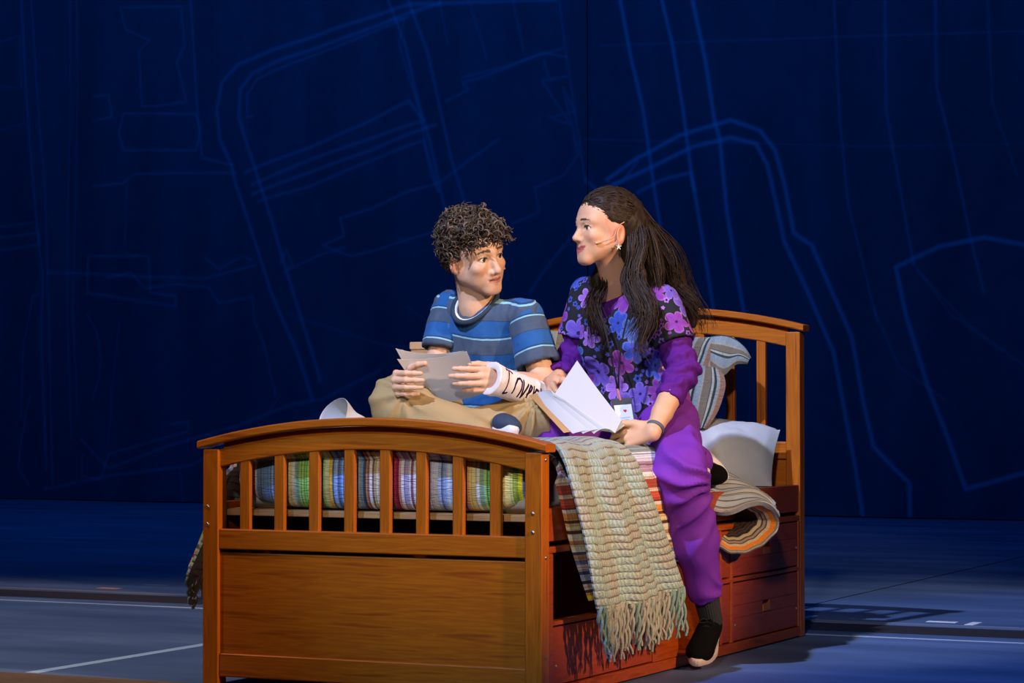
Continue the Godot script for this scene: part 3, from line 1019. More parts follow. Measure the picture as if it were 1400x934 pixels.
func make_throw() -> void:
	var th := thing("fringed_throw", "pale grey-green woven throw with long knotted fringe hanging over the bed side", "blanket")
	var ims := weave_images()
	var m := mat(Color.WHITE, 0.95, 0.1)
	m.albedo_texture = img_tex(ims[1])
	m.heightmap_enabled = true
	m.heightmap_scale = 0.6
	m.heightmap_texture = img_tex(ims[0])
	m.rim_enabled = true
	m.rim = 0.2
	M.throw_yarn = cloth(Color(0.72, 0.71, 0.65), 0.3, 40.0)
	M.throw_green = cloth(Color(0.58, 0.68, 0.64), 0.3, 40.0)
	# cross-bed stations: [x, y, z of the foot-side edge, z of the head-side edge]
	var st := [[-1.19, 0.29, -0.12, -0.56], [-1.118, 0.45, -0.14, -0.54], [-1.062, 0.58, -0.15, -0.52], [-1.02, 0.675, -0.15, -0.5], [-0.8, 0.68, -0.14, -0.47], [-0.5, 0.68, -0.12, -0.46], [-0.25, 0.684, -0.1, -0.47], [-0.08, 0.694, -0.085, -0.5], [-0.005, 0.686, -0.075, -0.515], [0.03, 0.645, -0.066, -0.535], [0.055, 0.56, -0.062, -0.56], [0.078, 0.45, -0.078, -0.615], [0.09, 0.34, -0.10, -0.685], [0.095, 0.25, -0.125, -0.75]]
	var a := []
	var b := []
	for s in st:
		a.append(Vector3(s[0], s[1], s[2]))
		b.append(Vector3(s[0], s[1] + (0.006 if s[0] > 0.04 else 0.0), s[3]))
	var n := 120
	var pa := spline(a, n)
	var pb := spline(b, n)
	var pts := []
	var uvs := []
	var run := 0.0
	for i in n:
		if i > 0: run += pa[i].distance_to(pa[i - 1])
		var row := PackedVector3Array()
		var ru := PackedVector2Array()
		var hang := smoothstep(0.0, 0.06, pa[i].x)
		for j in 41:
			var t := j / 40.0
			var p := pa[i].lerp(pb[i], t)
			p.x += hang * (0.012 * sin(t * 13.0 + 0.6) + 0.006 * sin(t * 29.0)) * (1.0 + run * 0.1)
			p.y += (1.0 - hang) * 0.005 * sin(t * 11.0 + pa[i].x * 4.0)
			p.y -= hang * 0.012 * sin(t * 3.1 + 0.3)
			row.append(p)
			ru.append(Vector2(t * 1.25, run / 0.30))
		pts.append(row)
		uvs.append(ru)
	var mb := MB.new()
	mb.sheet(pts, 0.008, uvs)
	part("woven_body", mb, m, th)
	# fringe: each tassel two twisted strands knotted at the hem
	var r := RandomNumberGenerator.new()
	r.seed = 31
	for side in 2:
		var hem: PackedVector3Array = pts[n - 1] if side == 0 else pts[0]
		var count := 34 if side == 0 else 20
		for k in count:
			var t := (k + 0.5) / count * 40.0
			var i0 := int(t)
			var o := hem[i0].lerp(hem[mini(i0 + 1, 40)], t - i0)
			var len := r.randf_range(0.115, 0.15) if side == 0 else r.randf_range(0.07, 0.1)
			var sway := Vector3(r.randf_range(-0.008, 0.012), 0, r.randf_range(-0.03, 0.02))
			mb = MB.new()
			mb.ball(o + Vector3(0, -0.008, 0), Vector3(0.0075, 0.008, 0.0075), 7, 5)
			for tw in 2:
				var path := PackedVector3Array()
				var rad := PackedFloat32Array()
				for q in 15:
					var f := q / 14.0
					var ang := f * r.randf_range(8.5, 9.5) + tw * PI + k
					path.append(o + Vector3(0, 0.004 - len * f, 0) + sway * f * f + Vector3(cos(ang), 0, sin(ang)) * (0.0045 + 0.002 * f) + Vector3(0.001, 0, 0.004) * sin(f * 7.0 + k * 2.1))
					rad.append(0.0062 * (1.0 - 0.45 * f))
				mb.tube(path, rad, 5)
			part("tassel", mb, M.throw_green if (k % 5 == 0 or k > 29 or k < 2) else M.throw_yarn, th)

# a cushion filling a four-cornered outline: c[v][u] corner order tl, tr, br, bl
func puff(tl: Vector3, tr: Vector3, br: Vector3, bl: Vector3, thick: float, nu := 36, nv := 26, crease := 0.006, seed_ := 1) -> MB:
	var mb := MB.new()
	var nor := (tr - tl).cross(bl - tl).normalized()
	var f := FastNoiseLite.new()
	f.seed = seed_
	f.frequency = 3.5
	var first := [0, 0]
	for side in 2:
		var s := 1.0 if side == 0 else -1.0
		var pos := []
		for i in nv:
			var v := i / float(nv - 1)
			var row := PackedVector3Array()
			for j in nu:
				var u := j / float(nu - 1)
				# edges bow inwards between the corners
				var uu := u + 0.03 * (0.5 - u) * 4.0 * v * (1.0 - v)
				var vv := v + 0.05 * (0.5 - v) * 4.0 * u * (1.0 - u)
				var p := tl.lerp(tr, uu).lerp(bl.lerp(br, uu), vv)
				var h := pow(maxf(1.0 - pow(absf(2.0 * u - 1.0), 2.6), 0.0), 0.55) * pow(maxf(1.0 - pow(absf(2.0 * v - 1.0), 2.6), 0.0), 0.55)
				p += nor * s * (thick * 0.5 * h + 0.0015)
				p += nor * s * crease * f.get_noise_3dv(p * Vector3(2.0, 3.0, 2.0)) * h * 1.5
				row.append(p)
			pos.append(row)
		first[side] = mb.v.size()
		for i in nv:
			for j in nu:
				var du: Vector3 = pos[i][mini(j + 1, nu - 1)] - pos[i][maxi(j - 1, 0)]
				var dv: Vector3 = pos[mini(i + 1, nv - 1)][j] - pos[maxi(i - 1, 0)][j]
				mb.vert(pos[i][j], du.cross(dv).normalized() * s, Vector2(j / float(nu - 1), i / float(nv - 1)))
		for i in nv - 1:
			for j in nu - 1:
				var o: int = first[side] + i * nu + j
				mb.quad(o, o + 1, o + nu + 1, o + nu)
	return mb

func make_pillows() -> void:
	# white pillow stuffed between the mattress and the headboard
	var wp := thing("white_pillow", "plump white pillow lying against the headboard beside the seated woman", "pillow")
	var mb := puff(Vector3(-0.60, 0.70, -1.99), Vector3(-0.045, 0.70, -2.0), Vector3(-0.025, 0.515, -1.86), Vector3(-0.60, 0.50, -1.56), 0.20, 40, 30, 0.012, 5)
	part("pillow_body", mb, M.white_cloth, wp)
	# striped sham leaning on the headboard, its flange flopping over
	var im := Image.create(512, 8, false, Image.FORMAT_RGB8)
	for x in 512:
		var t := x / 512.0
		var c := Color(0.66, 0.71, 0.74)
		var k := fposmod(t * 9.0, 1.0)
		if k > 0.90: c = Color(0.26, 0.29, 0.28)
		elif k > 0.8: c = Color(0.78, 0.79, 0.74)
		elif k > 0.76: c = Color(0.32, 0.33, 0.32)
		elif k > 0.45: c = Color(0.58, 0.52, 0.44)
		elif k > 0.36: c = Color(0.76, 0.72, 0.66)
		if t > 0.90: c = Color(0.76, 0.68, 0.57)
		if t > 0.905 and t < 0.93: c = Color(0.66, 0.5, 0.42)
		for y in 8: im.set_pixel(x, y, c)
	var sm := striped(im)
	sm.uv1_scale = Vector3(1, 6, 1)
	var sp := thing("striped_sham_pillow", "beige and grey striped sham pillow propped upright against the headboard", "pillow")
	mb = puff(px_z(752, 452, -1.97), px_z(1003, 461, -1.97), px_z(972, 590, -1.86), px_z(735, 590, -1.86), 0.11, 40, 30, 0.01, 8)
	part("pillow_body", mb, sm, sp)
	var top := spline([px_z(972, 461, -1.945), px_z(990, 459, -1.94), px_z(1005, 464, -1.93), px_z(1018, 476, -1.92), px_z(1026, 490, -1.92)], 21)
	var low := spline([px_z(972, 500, -1.91), px_z(984, 512, -1.895), px_z(992, 512, -1.89), px_z(1006, 498, -1.89), px_z(1022, 497, -1.90)], 21)
	var pts := []
	var uvs := []
	for i in 21:
		var row := PackedVector3Array()
		var ru := PackedVector2Array()
		for j in 11:
			var t := j / 10.0
			var p := top[i].lerp(low[i], t) + Vector3(0.35, 0.2, 0.8) * (0.02 * sin(t * PI))
			row.append(p)
			ru.append(Vector2(0.55 + t * 0.2, i * 0.03))
		pts.append(row)
		uvs.append(ru)
	mb = MB.new()
	mb.sheet(pts, 0.008, uvs)
	part("flange", mb, sm, sp)
	top = spline([px_z(986, 505, -1.9), px_z(992, 525, -1.875), px_z(988, 545, -1.86), px_z(980, 565, -1.85), px_z(966, 586, -1.84)], 21)
	low = spline([px_z(960, 500, -1.9), px_z(955, 520, -1.87), px_z(950, 545, -1.85), px_z(948, 565, -1.84), px_z(950, 584, -1.835)], 21)
	pts = []
	uvs = []
	for i in 21:
		var row := PackedVector3Array()
		var ru := PackedVector2Array()
		for j in 7: ru.append(Vector2(0.93 - j * 0.022, i * 0.03))
		uvs.append(ru)
		for j in 7: row.append(top[i].lerp(low[i], j / 6.0) + Vector3(0.2, 0, 0.9) * 0.012 * sin(j / 6.0 * PI))
		pts.append(row)
	mb = MB.new()
	mb.sheet(pts, 0.008, uvs)
	part("flange", mb, sm, sp)
# ---------------------------------------------------------------- smooth bodies: distance fields meshed as surface nets
class Field:
	var kind := PackedInt32Array()      # 0 cone, 1 ellipsoid
	var op := PackedInt32Array()        # 0 join, 1 carve, 2 cut by a plane
	var a := PackedVector3Array()
	var b := PackedVector3Array()
	var ra := PackedFloat32Array()
	var rb := PackedFloat32Array()
	var kk := PackedFloat32Array()
	var inv := []                       # ellipsoid axes, inverted
	var rad := PackedVector3Array()

	func _add(k: int, o: int, p: Vector3, q: Vector3, r1: float, r2: float, blend: float, m: Basis, r3: Vector3) -> void:
		kind.append(k); op.append(o); a.append(p); b.append(q); ra.append(r1); rb.append(r2); kk.append(maxf(blend, 0.0005)); inv.append(m); rad.append(r3)

	func cone(p: Vector3, q: Vector3, r1: float, r2: float, blend := 0.02) -> void:
		_add(0, 0, p, q, r1, r2, blend, Basis(), Vector3.ONE)

	func carve_cone(p: Vector3, q: Vector3, r1: float, r2: float, blend := 0.004) -> void:
		_add(0, 1, p, q, r1, r2, blend, Basis(), Vector3.ONE)

	func ell(p: Vector3, axes: Basis, r: Vector3, blend := 0.02) -> void:
		_add(1, 0, p, p, maxf(r.x, maxf(r.y, r.z)), 0.0, blend, axes.inverse(), r)

	func carve_ell(p: Vector3, axes: Basis, r: Vector3, blend := 0.006) -> void:
		_add(1, 1, p, p, maxf(r.x, maxf(r.y, r.z)), 0.0, blend, axes.inverse(), r)

	func cut(p: Vector3, n: Vector3) -> void:      # removes what lies beyond p along n
		_add(2, 2, p, n.normalized(), 0.0, 0.0, 0.001, Basis(), Vector3.ONE)

	func chain(pts: Array, rs: Array, blend := 0.02) -> void:
		for i in pts.size() - 1: cone(pts[i], pts[i + 1], rs[i], rs[i + 1], blend)

	func value(p: Vector3, list: PackedInt32Array) -> float:
		var d := 1e3
		for i in list:
			var di := 0.0
			var k := kind[i]
			if k == 0:
				var pa := p - a[i]
				var ab := b[i] - a[i]
				var h := clampf(pa.dot(ab) / maxf(ab.length_squared(), 1e-9), 0.0, 1.0)
				di = (pa - ab * h).length() - lerpf(ra[i], rb[i], h)
			elif k == 1:
				var m: Basis = inv[i]
				var q := m * (p - a[i])
				var r := rad[i]
				var k0 := (q / r).length()
				var k1 := (q / (r * r)).length()
				di = k0 * (k0 - 1.0) / maxf(k1, 1e-6)
			else:
				di = (p - a[i]).dot(b[i])
			var s := kk[i]
			if op[i] == 0:
				var e := maxf(s - absf(d - di), 0.0) / s
				d = minf(d, di) - e * e * s * 0.25
			elif op[i] == 1:
				var e := maxf(s - absf(d + di), 0.0) / s
				d = maxf(d, -di) + e * e * s * 0.25
			else:
				d = maxf(d, di)
		return d

	func bounds() -> AABB:
		var box := AABB()
		var first := true
		for i in kind.size():
			if op[i] != 0: continue
			var r := maxf(ra[i], rb[i]) + 0.01
			var c := AABB(a[i] - Vector3.ONE * r, Vector3.ONE * 2 * r).merge(AABB(b[i] - Vector3.ONE * r, Vector3.ONE * 2 * r))
			box = c if first else box.merge(c)
			first = false
		return box

func net(f: Field, cell: float, mb: MB, paint = null, uvf = null, disp = null) -> void:
	var box := f.bounds().grow(cell * 2.0)
	var B := 6
	var bn := Vector3i(ceili(box.size.x / cell / B), ceili(box.size.y / cell / B), ceili(box.size.z / cell / B))
	var nx := bn.x * B + 1
	var ny := bn.y * B + 1
	var nz := bn.z * B + 1
	var o := box.position
	var val := PackedFloat32Array()
	val.resize(nx * ny * nz)
	val.fill(1.0)
	var active := []
	var half := cell * B * 0.5
	var reach := half * 1.74 + cell * 1.8
	for bz in bn.z:
		for by in bn.y:
			for bx in bn.x:
				var c := o + Vector3(bx * B, by * B, bz * B) * cell + Vector3.ONE * half
				var list := PackedInt32Array()
				var joins := 0
				for i in f.kind.size():
					if f.kind[i] == 2:
						list.append(i)
						continue
					var pa := c - f.a[i]
					var ab := f.b[i] - f.a[i]
					var h := clampf(pa.dot(ab) / maxf(ab.length_squared(), 1e-9), 0.0, 1.0)
					var d0 := (pa - ab * h).length() - maxf(f.ra[i], f.rb[i])
					if d0 < reach + f.kk[i] * 1.5:
						list.append(i)
						if f.op[i] == 0: joins += 1
				if joins == 0: continue
				var dc := f.value(c, list)
				if absf(dc) > reach * 1.25:
					if dc < 0.0:
						for k in B:
							for j in B:
								for i in B:
									val[((bz * B + k) * ny + by * B + j) * nx + bx * B + i] = -1.0
					continue
				active.append(Vector3i(bx, by, bz))
				for k in B:
					for j in B:
						var base := ((bz * B + k) * ny + by * B + j) * nx + bx * B
						for i in B:
							val[base + i] = f.value(o + Vector3(bx * B + i, by * B + j, bz * B + k) * cell, list)
	var cellv := PackedInt32Array()
	cellv.resize(nx * ny * nz)
	cellv.fill(-1)
	var pos := PackedVector3Array()
	var keys := PackedInt32Array()
	var sy := nx
	var sz := nx * ny
	var corner := [0, 1, sy, sy + 1, sz, sz + 1, sz + sy, sz + sy + 1]
	var cofs := [Vector3(0, 0, 0), Vector3(1, 0, 0), Vector3(0, 1, 0), Vector3(1, 1, 0), Vector3(0, 0, 1), Vector3(1, 0, 1), Vector3(0, 1, 1), Vector3(1, 1, 1)]
	var edges := [[0, 1], [2, 3], [4, 5], [6, 7], [0, 2], [1, 3], [4, 6], [5, 7], [0, 4], [1, 5], [2, 6], [3, 7]]
	for bl in active:
		for k in B:
			var z: int = bl.z * B + k
			if z >= nz - 1: continue
			for j in B:
				var y: int = bl.y * B + j
				if y >= ny - 1: continue
				for i in B:
					var x: int = bl.x * B + i
					if x >= nx - 1: continue
					var id := (z * ny + y) * nx + x
					var neg := 0
					for q in 8:
						if val[id + corner[q]] < 0.0: neg += 1
					if neg == 0 or neg == 8: continue
					var sum := Vector3.ZERO
					var cnt := 0
					for e in edges:
						var v0 := val[id + corner[e[0]]]
						var v1 := val[id + corner[e[1]]]
						if (v0 < 0.0) != (v1 < 0.0):
							var c0: Vector3 = cofs[e[0]]
							var c1: Vector3 = cofs[e[1]]
							sum += c0.lerp(c1, v0 / (v0 - v1))
							cnt += 1
					cellv[id] = pos.size()
					keys.append(id)
					pos.append(o + (Vector3(x, y, z) + sum / cnt) * cell)
	var tris := PackedInt32Array()
	for id in keys:
		var v0 := val[id] < 0.0
		var dirs := [[1, sy, sz], [sy, sz, 1], [sz, 1, sy]]
		for d in dirs:
			var v1 := val[id + d[0]] < 0.0
			if v0 == v1: continue
			if id - d[1] - d[2] < 0: continue
			var q0 := cellv[id]
			var q1 := cellv[id - d[1]]
			var q2 := cellv[id - d[1] - d[2]]
			var q3 := cellv[id - d[2]]
			if q1 < 0 or q2 < 0 or q3 < 0: continue
			if v0:
				tris.append_array([q0, q2, q1, q0, q3, q2])
			else:
				tris.append_array([q0, q1, q2, q0, q2, q3])
	var nor := _normals(pos, tris)
	if disp != null:
		for i in pos.size(): pos[i] += nor[i] * float(disp.call(pos[i], nor[i]))
		nor = _normals(pos, tris)
	var base := mb.v.size()
	for i in pos.size():
		mb.v.append(pos[i])
		mb.n.append(nor[i])
		mb.uv.append(uvf.call(pos[i], nor[i]) if uvf != null else Vector2.ZERO)
		mb.c.append(paint.call(pos[i], nor[i]) if paint != null else mb.col)
	for t in tris: mb.ix.append(base + t)

func _normals(pos: PackedVector3Array, tris: PackedInt32Array) -> PackedVector3Array:
	var nor := PackedVector3Array()
	nor.resize(pos.size())
	for t in range(0, tris.size(), 3):
		var n := (pos[tris[t + 2]] - pos[tris[t]]).cross(pos[tris[t + 1]] - pos[tris[t]])
		nor[tris[t]] += n
		nor[tris[t + 1]] += n
		nor[tris[t + 2]] += n
	for i in nor.size(): nor[i] = nor[i].normalized()
	return nor

# ---------------------------------------------------------------- heads and hands
# local head axes: x to the person's left, y up, z out of the face; origin between the ears at eye height
func head_field(f: Field, o: Vector3, ax: Basis, s: float, female: bool) -> void:
	var P := func(x: float, y: float, z: float) -> Vector3: return o + ax * (Vector3(x, y, z) * s)
	var fs := 0.93 if female else 1.0
	f.ell(P.call(0, 0.038, -0.016), ax, Vector3(0.074, 0.082, 0.094) * s, 0.03)
	f.ell(P.call(0, 0.03, 0.03), ax, Vector3(0.066, 0.062, 0.058) * s, 0.03)
	f.ell(P.call(0, -0.033, 0.036), ax, Vector3(0.051 * fs, 0.064, 0.055) * s, 0.03)
	for e in [-1, 1]:
		f.cone(P.call(e * 0.050 * fs, -0.046, 0.008), P.call(e * 0.016 * fs, -0.092, 0.066), 0.017 * s, 0.014 * s, 0.026)
		f.cone(P.call(e * 0.056, -0.005, 0.0), P.call(e * 0.050 * fs, -0.05, 0.01), 0.022 * s, 0.016 * s, 0.03)
		f.ell(P.call(e * 0.040, -0.024, 0.064), ax, Vector3(0.020, 0.015, 0.018) * s, 0.022)
		f.cone(P.call(e * 0.012, 0.022, 0.083), P.call(e * 0.045, 0.024, 0.066), 0.0105 * s, 0.0095 * s, 0.016)
	for e in [-1, 1]: f.ell(P.call(e * 0.034 * fs, -0.052, 0.048), ax, Vector3(0.022, 0.03, 0.022) * s, 0.024)
	f.cone(P.call(-0.010, -0.0945, 0.075), P.call(0.010, -0.0945, 0.075), 0.0140 * s, 0.0140 * s, 0.02)
	for e in [-1, 1]:
		f.carve_ell(P.call(e * 0.031, 0.003, 0.092), ax, Vector3(0.0165, 0.0125, 0.015) * s, 0.010)
	# nose
	var ny := -0.031 if female else -0.036
	f.cone(P.call(0, 0.012, 0.083), P.call(0, ny + 0.005, 0.105), 0.0078 * s * fs, 0.0098 * s * fs, 0.012)
	f.ell(P.call(0, ny, 0.1055 if not female else 0.1045), ax, Vector3(0.0105 * fs, 0.0085, 0.010) * s, 0.008)
	for e in [-1, 1]:
		f.ell(P.call(e * 0.0125 * fs, ny - 0.003, 0.094), ax, Vector3(0.0075, 0.007, 0.009) * s, 0.006)
		f.carve_ell(P.call(e * 0.007, ny - 0.0105, 0.100), ax, Vector3(0.0035, 0.003, 0.0045) * s, 0.003)
	# mouth: muzzle, lips and the line between them
	f.ell(P.call(0, -0.062, 0.076), ax, Vector3(0.028, 0.024, 0.016) * s, 0.02)
	var sm := 0.007 if female else 0.0
	var mw := 0.027 if female else 0.0225
	for e in [-1, 1]:
		f.cone(P.call(e * 0.004, -0.0575, 0.0905), P.call(e * mw, -0.0605 + sm, 0.0785), 0.0056 * s, 0.0030 * s, 0.005)
		f.cone(P.call(0, -0.070, 0.0895), P.call(e * mw * 0.86, -0.0645 + sm * 0.8, 0.080), 0.0066 * s, 0.0032 * s, 0.005)
		f.carve_cone(P.call(0, -0.0635, 0.0985), P.call(e * 0.026, -0.0625 + sm, 0.083), 0.0022 * s, 0.0018 * s, 0.003)
	# upper lids
	for e in [-1, 1]:
		f.cone(P.call(e * 0.018, 0.006, 0.0825), P.call(e * 0.031, 0.0125, 0.0835), 0.0036 * s, 0.0038 * s, 0.004)
		f.cone(P.call(e * 0.031, 0.0125, 0.0835), P.call(e * 0.045, 0.006, 0.0745), 0.0038 * s, 0.0034 * s, 0.004)
		f.cone(P.call(e * 0.02, -0.0085, 0.0815), P.call(e * 0.043, -0.0075, 0.0765), 0.0032 * s, 0.0032 * s, 0.005)
	# ears
	for e in [-1, 1]:
		var ey := -0.014 if female else 0.0
		var ear := ax * Basis(Vector3(0, 1, 0), e * 0.45) * Basis(Vector3(1, 0, 0), -0.15)
		f.ell(P.call(e * 0.078, -0.006 + ey, -0.012), ear, Vector3(0.0075, 0.031, 0.019) * s, 0.006)
		f.ell(P.call(e * 0.074, -0.032 + ey, -0.004), ear, Vector3(0.007, 0.010, 0.009) * s, 0.006)
		f.carve_ell(P.call(e * 0.0855, -0.004 + ey, -0.008), ear, Vector3(0.006, 0.019, 0.010) * s, 0.004)

func head_paint(o: Vector3, ax: Basis, s: float, female: bool, skin: Color, lip: Color, brow: Color) -> Callable:
	var ia := ax.inverse()
	var nz := FastNoiseLite.new()
	nz.seed = 3
	nz.frequency = 60.0
	return func(p: Vector3, _n: Vector3) -> Color:
		var q := ia * (p - o) / s
		var c := skin * (1.0 + 0.05 * nz.get_noise_3dv(p))
		var ax_ := absf(q.x)
		if q.z > 0.04:
			# flush of the cheeks, nose tip and ears
			var ch := exp(-(pow((ax_ - 0.042) / 0.02, 2.0) + pow((q.y + 0.03) / 0.018, 2.0)))
			c = c.lerp(Color(skin.r * 0.98, skin.g * 0.72, skin.b * 0.68), ch * (0.6 if female else 0.35))
			var sm := 0.006 if female else 0.001
			var my := -0.0635 + sm * pow(ax_ / 0.02, 2.0) * 0.8
			var up := q.y - my
			var wl := 0.029 if female else 0.0245
			if ax_ < wl and q.z > 0.072:
				var hw := (0.0098 if up > 0 else 0.0115) * sqrt(maxf(1.0 - pow(ax_ / wl, 2.0), 0.0)) * (1.0 if female else 0.8)
				if absf(up) < hw: c = lip
				if absf(up) < 0.0013: c = lip * 0.35
			# brows
			var bx := (ax_ - 0.031) / 0.0185
			var by := 0.0255 + 0.003 * (1.0 - bx * bx) - 0.002 * bx
			if absf(bx) < 1.0 and absf(q.y - by) < (0.0034 if not female else 0.0028) * (1.15 - 0.55 * maxf(bx, 0.0)): c = brow
			# lashes along the upper lid
			var ex := (ax_ - 0.0315) / 0.0145
			if absf(ex) < 1.0:
				var ly := 0.0125 - 0.006 * ex * ex - 0.0026
				if q.y < ly + 0.0016 and q.y > ly - 0.0028: c = brow * 0.5
		if ax_ > 0.07 and q.y < 0.03 and q.y > -0.045: c = Color(c.r, c.g * 0.82, c.b * 0.8)
		return Color(c.r, c.g, c.b)

func eye_mesh(o: Vector3, ax: Basis, s: float, e: float, gaze: Vector3, iris: Color) -> MB:
	var mb := MB.new()
	var cen := o + ax * (Vector3(e * 0.031, 0.002, 0.0715) * s)
	var r := 0.0128 * s
	var z := (ax * gaze).normalized()
	var b := Basis.looking_at(-z, ax.y)
	var first := 0
	for i in 17:
		var th := PI * i / 16.0
		for j in 20:
			var ph := TAU * j / 20.0
			var d := b * Vector3(sin(th) * cos(ph), sin(th) * sin(ph), cos(th))
			mb.col = Color(0.72, 0.68, 0.64)
			if i <= 3: mb.col = iris
			if i <= 1: mb.col = Color(0.01, 0.01, 0.01)
			mb.vert(cen + d * r, d)
	for i in 16:
		for j in 20:
			var k := (j + 1) % 20
			mb.quad(first + i * 20 + j, first + i * 20 + k, first + (i + 1) * 20 + k, first + (i + 1) * 20 + j)
	return mb

# a hand: wrist, direction of the metacarpals, palm normal, thumb side; curls in degrees per finger joint
func hand_field(f: Field, w: Vector3, fw: Vector3, pn: Vector3, th: Vector3, s: float, curls: Array, thumb: Array, splay := 0.06) -> void:
	fw = fw.normalized()
	pn = (pn - fw * pn.dot(fw)).normalized()
	th = (th - fw * th.dot(fw) - pn * th.dot(pn)).normalized()
	var off: Array[float] = [0.031, 0.0105, -0.0105, -0.03]
	var out: Array[float] = [0.088, 0.092, 0.087, 0.078]
	var seg := [[0.043, 0.026, 0.021], [0.048, 0.030, 0.022], [0.045, 0.028, 0.021], [0.034, 0.021, 0.018]]
	for k in 4:
		var kn := w + (fw * out[k] + th * off[k] - pn * (0.004 if k == 1 or k == 2 else 0.0)) * s
		f.cone(w + th * off[k] * 0.45 * s, kn, 0.0165 * s, 0.0105 * s, 0.012 * s)
		var ang := 0.0
		var p := kn
		var dirf := (fw + th * (off[k] * splay / 0.03)).normalized()
		for j in 3:
			ang += deg_to_rad(curls[k][j])
			var d := dirf * cos(ang) + pn * sin(ang)
			var q: Vector3 = p + d * float(seg[k][j]) * s
			var r0: float = [0.0098, 0.0088, 0.0080][j] * s * (0.88 if k == 3 else 1.0)
			var r1: float = [0.0088, 0.0080, 0.0066][j] * s * (0.88 if k == 3 else 1.0)
			f.cone(p, q, r0, r1, 0.004 * s)
			p = q
	var t0 := w + (fw * 0.022 + th * 0.020 + pn * 0.008) * s
	var dirs := []
	for v in thumb: dirs.append((fw * v[0] + th * v[1] + pn * v[2]).normalized())
	var t1: Vector3 = t0 + dirs[0] * 0.042 * s
	var t2: Vector3 = t1 + dirs[1] * 0.032 * s
	var t3: Vector3 = t2 + dirs[2] * 0.026 * s
	f.cone(t0, t1, 0.016 * s, 0.0125 * s, 0.014 * s)
	f.cone(t1, t2, 0.0115 * s, 0.0102 * s, 0.005 * s)
	f.cone(t2, t3, 0.0102 * s, 0.0082 * s, 0.004 * s)

# a low running shoe: origin under the heel, z to the toe, y up
func shoe(parent: Node, o: Vector3, fw: Vector3, up: Vector3, length: float, upper: Material, sole: Material, lace: Material, called := "shoe") -> Node3D:
	fw = fw.normalized()
	up = (up - fw * up.dot(fw)).normalized()
	var ax := Basis(up.cross(fw), up, fw)
	var s := length / 0.27
	var P := func(x: float, y: float, z: float) -> Vector3: return o + ax * (Vector3(x, y, z) * s)
	var n := Node3D.new()
	n.name = called
	parent.add_child(n, true)
	var f := Field.new()
	f.ell(P.call(0, 0.040, 0.212), ax, Vector3(0.043, 0.026, 0.050) * s, 0.02)
	f.cone(P.call(0, 0.040, 0.20), P.call(0, 0.062, 0.10), 0.032 * s, 0.034 * s, 0.03)
	f.ell(P.call(0, 0.045, 0.14), ax, Vector3(0.040, 0.032, 0.08) * s, 0.02)
	f.ell(P.call(0, 0.05, 0.052), ax, Vector3(0.035, 0.045, 0.052) * s, 0.03)
	f.cone(P.call(0, 0.06, 0.04), P.call(0, 0.088, 0.042), 0.03 * s, 0.031 * s, 0.02)
	f.cut(P.call(0, 0.096, 0.04), ax * Vector3(0, 1, -0.15))
	f.carve_cone(P.call(0, 0.085, 0.05), P.call(0, 0.13, 0.05), 0.025 * s, 0.03 * s, 0.004)
	f.cut(P.call(0, 0.018, 0), ax * Vector3(0, -1, 0))
	var mb := MB.new()
	net(f, 0.004, mb)
	part("upper", mb, upper, n)
	# sole: outline rings, thicker and flared at the heel
	var rings := []
	for lv in [[0.0, 0.93], [0.004, 1.0], [0.022, 1.02], [0.027, 0.98]]:
		var ring := PackedVector3Array()
		for k in 36:
			var a := TAU * k / 36.0
			var z := 0.132 - 0.14 * cos(a)
			var w := 0.036 + 0.011 * sin(clampf((z - 0.06) / 0.2, 0.0, 1.0) * PI) - 0.004 * sin(clampf((z - 0.03) / 0.12, 0.0, 1.0) * PI)
			var x := w * sin(a) * pow(absf(sin(a)), -0.25) if absf(sin(a)) > 0.01 else 0.0
			ring.append(P.call(x * lv[1], lv[0] + 0.012 * smoothstep(0.2, 0.272, z) + (0.006 * lv[0] / 0.027) * smoothstep(0.06, 0.0, z), 0.132 + (z - 0.132) * lv[1]))
		rings.append(ring)
	mb = MB.new()
	mb.loft(rings)
	part("sole", mb, sole, n)
	for k in 5:
		var z := 0.105 + k * 0.017
		var y := 0.0955 - k * 0.0065
		mb = MB.new()
		var path := spline([P.call(-0.019, y - 0.011, z), P.call(-0.008, y + 0.001, z + 0.006), P.call(0.008, y + 0.001, z + 0.002), P.call(0.019, y - 0.011, z + 0.008)], 9)
		var rr := PackedFloat32Array()
		for q in 9: rr.append(0.0026 * s)
		mb.tube(path, rr, 5)
		part("lace", mb, lace, n)
	mb = MB.new()
	for e in [-1, 1]:
		var path := spline([P.call(0, 0.098, 0.1), P.call(e * 0.014, 0.108, 0.108), P.call(e * 0.024, 0.098, 0.118), P.call(e * 0.008, 0.095, 0.112)], 10)
		var rr := PackedFloat32Array()
		for q in 10: rr.append(0.0022 * s)
		mb.tube(path, rr, 5)
	part("lace_bow", mb, lace, n)
	return n
# ---------------------------------------------------------------- people
func camera_axes() -> Basis:
	return Basis(cam_right, cam_up, -cam_forward)

func head_axes(yaw: float, pitch: float, roll: float) -> Basis:
	return camera_axes() * Basis(Vector3(0, 0, 1), deg_to_rad(roll)) * Basis(Vector3(0, 1, 0), deg_to_rad(yaw)) * Basis(Vector3(1, 0, 0), deg_to_rad(pitch))

func skin_mat() -> StandardMaterial3D:
	var m := mat(Color.WHITE, 0.5, 0.4)
	m.vertex_color_use_as_albedo = true
	m.subsurf_scatter_enabled = true
	m.subsurf_scatter_strength = 0.06
	return m

func hair_mat() -> StandardMaterial3D:
	var m := mat(Color.WHITE, 0.55, 0.35)
	m.vertex_color_use_as_albedo = true
	return m

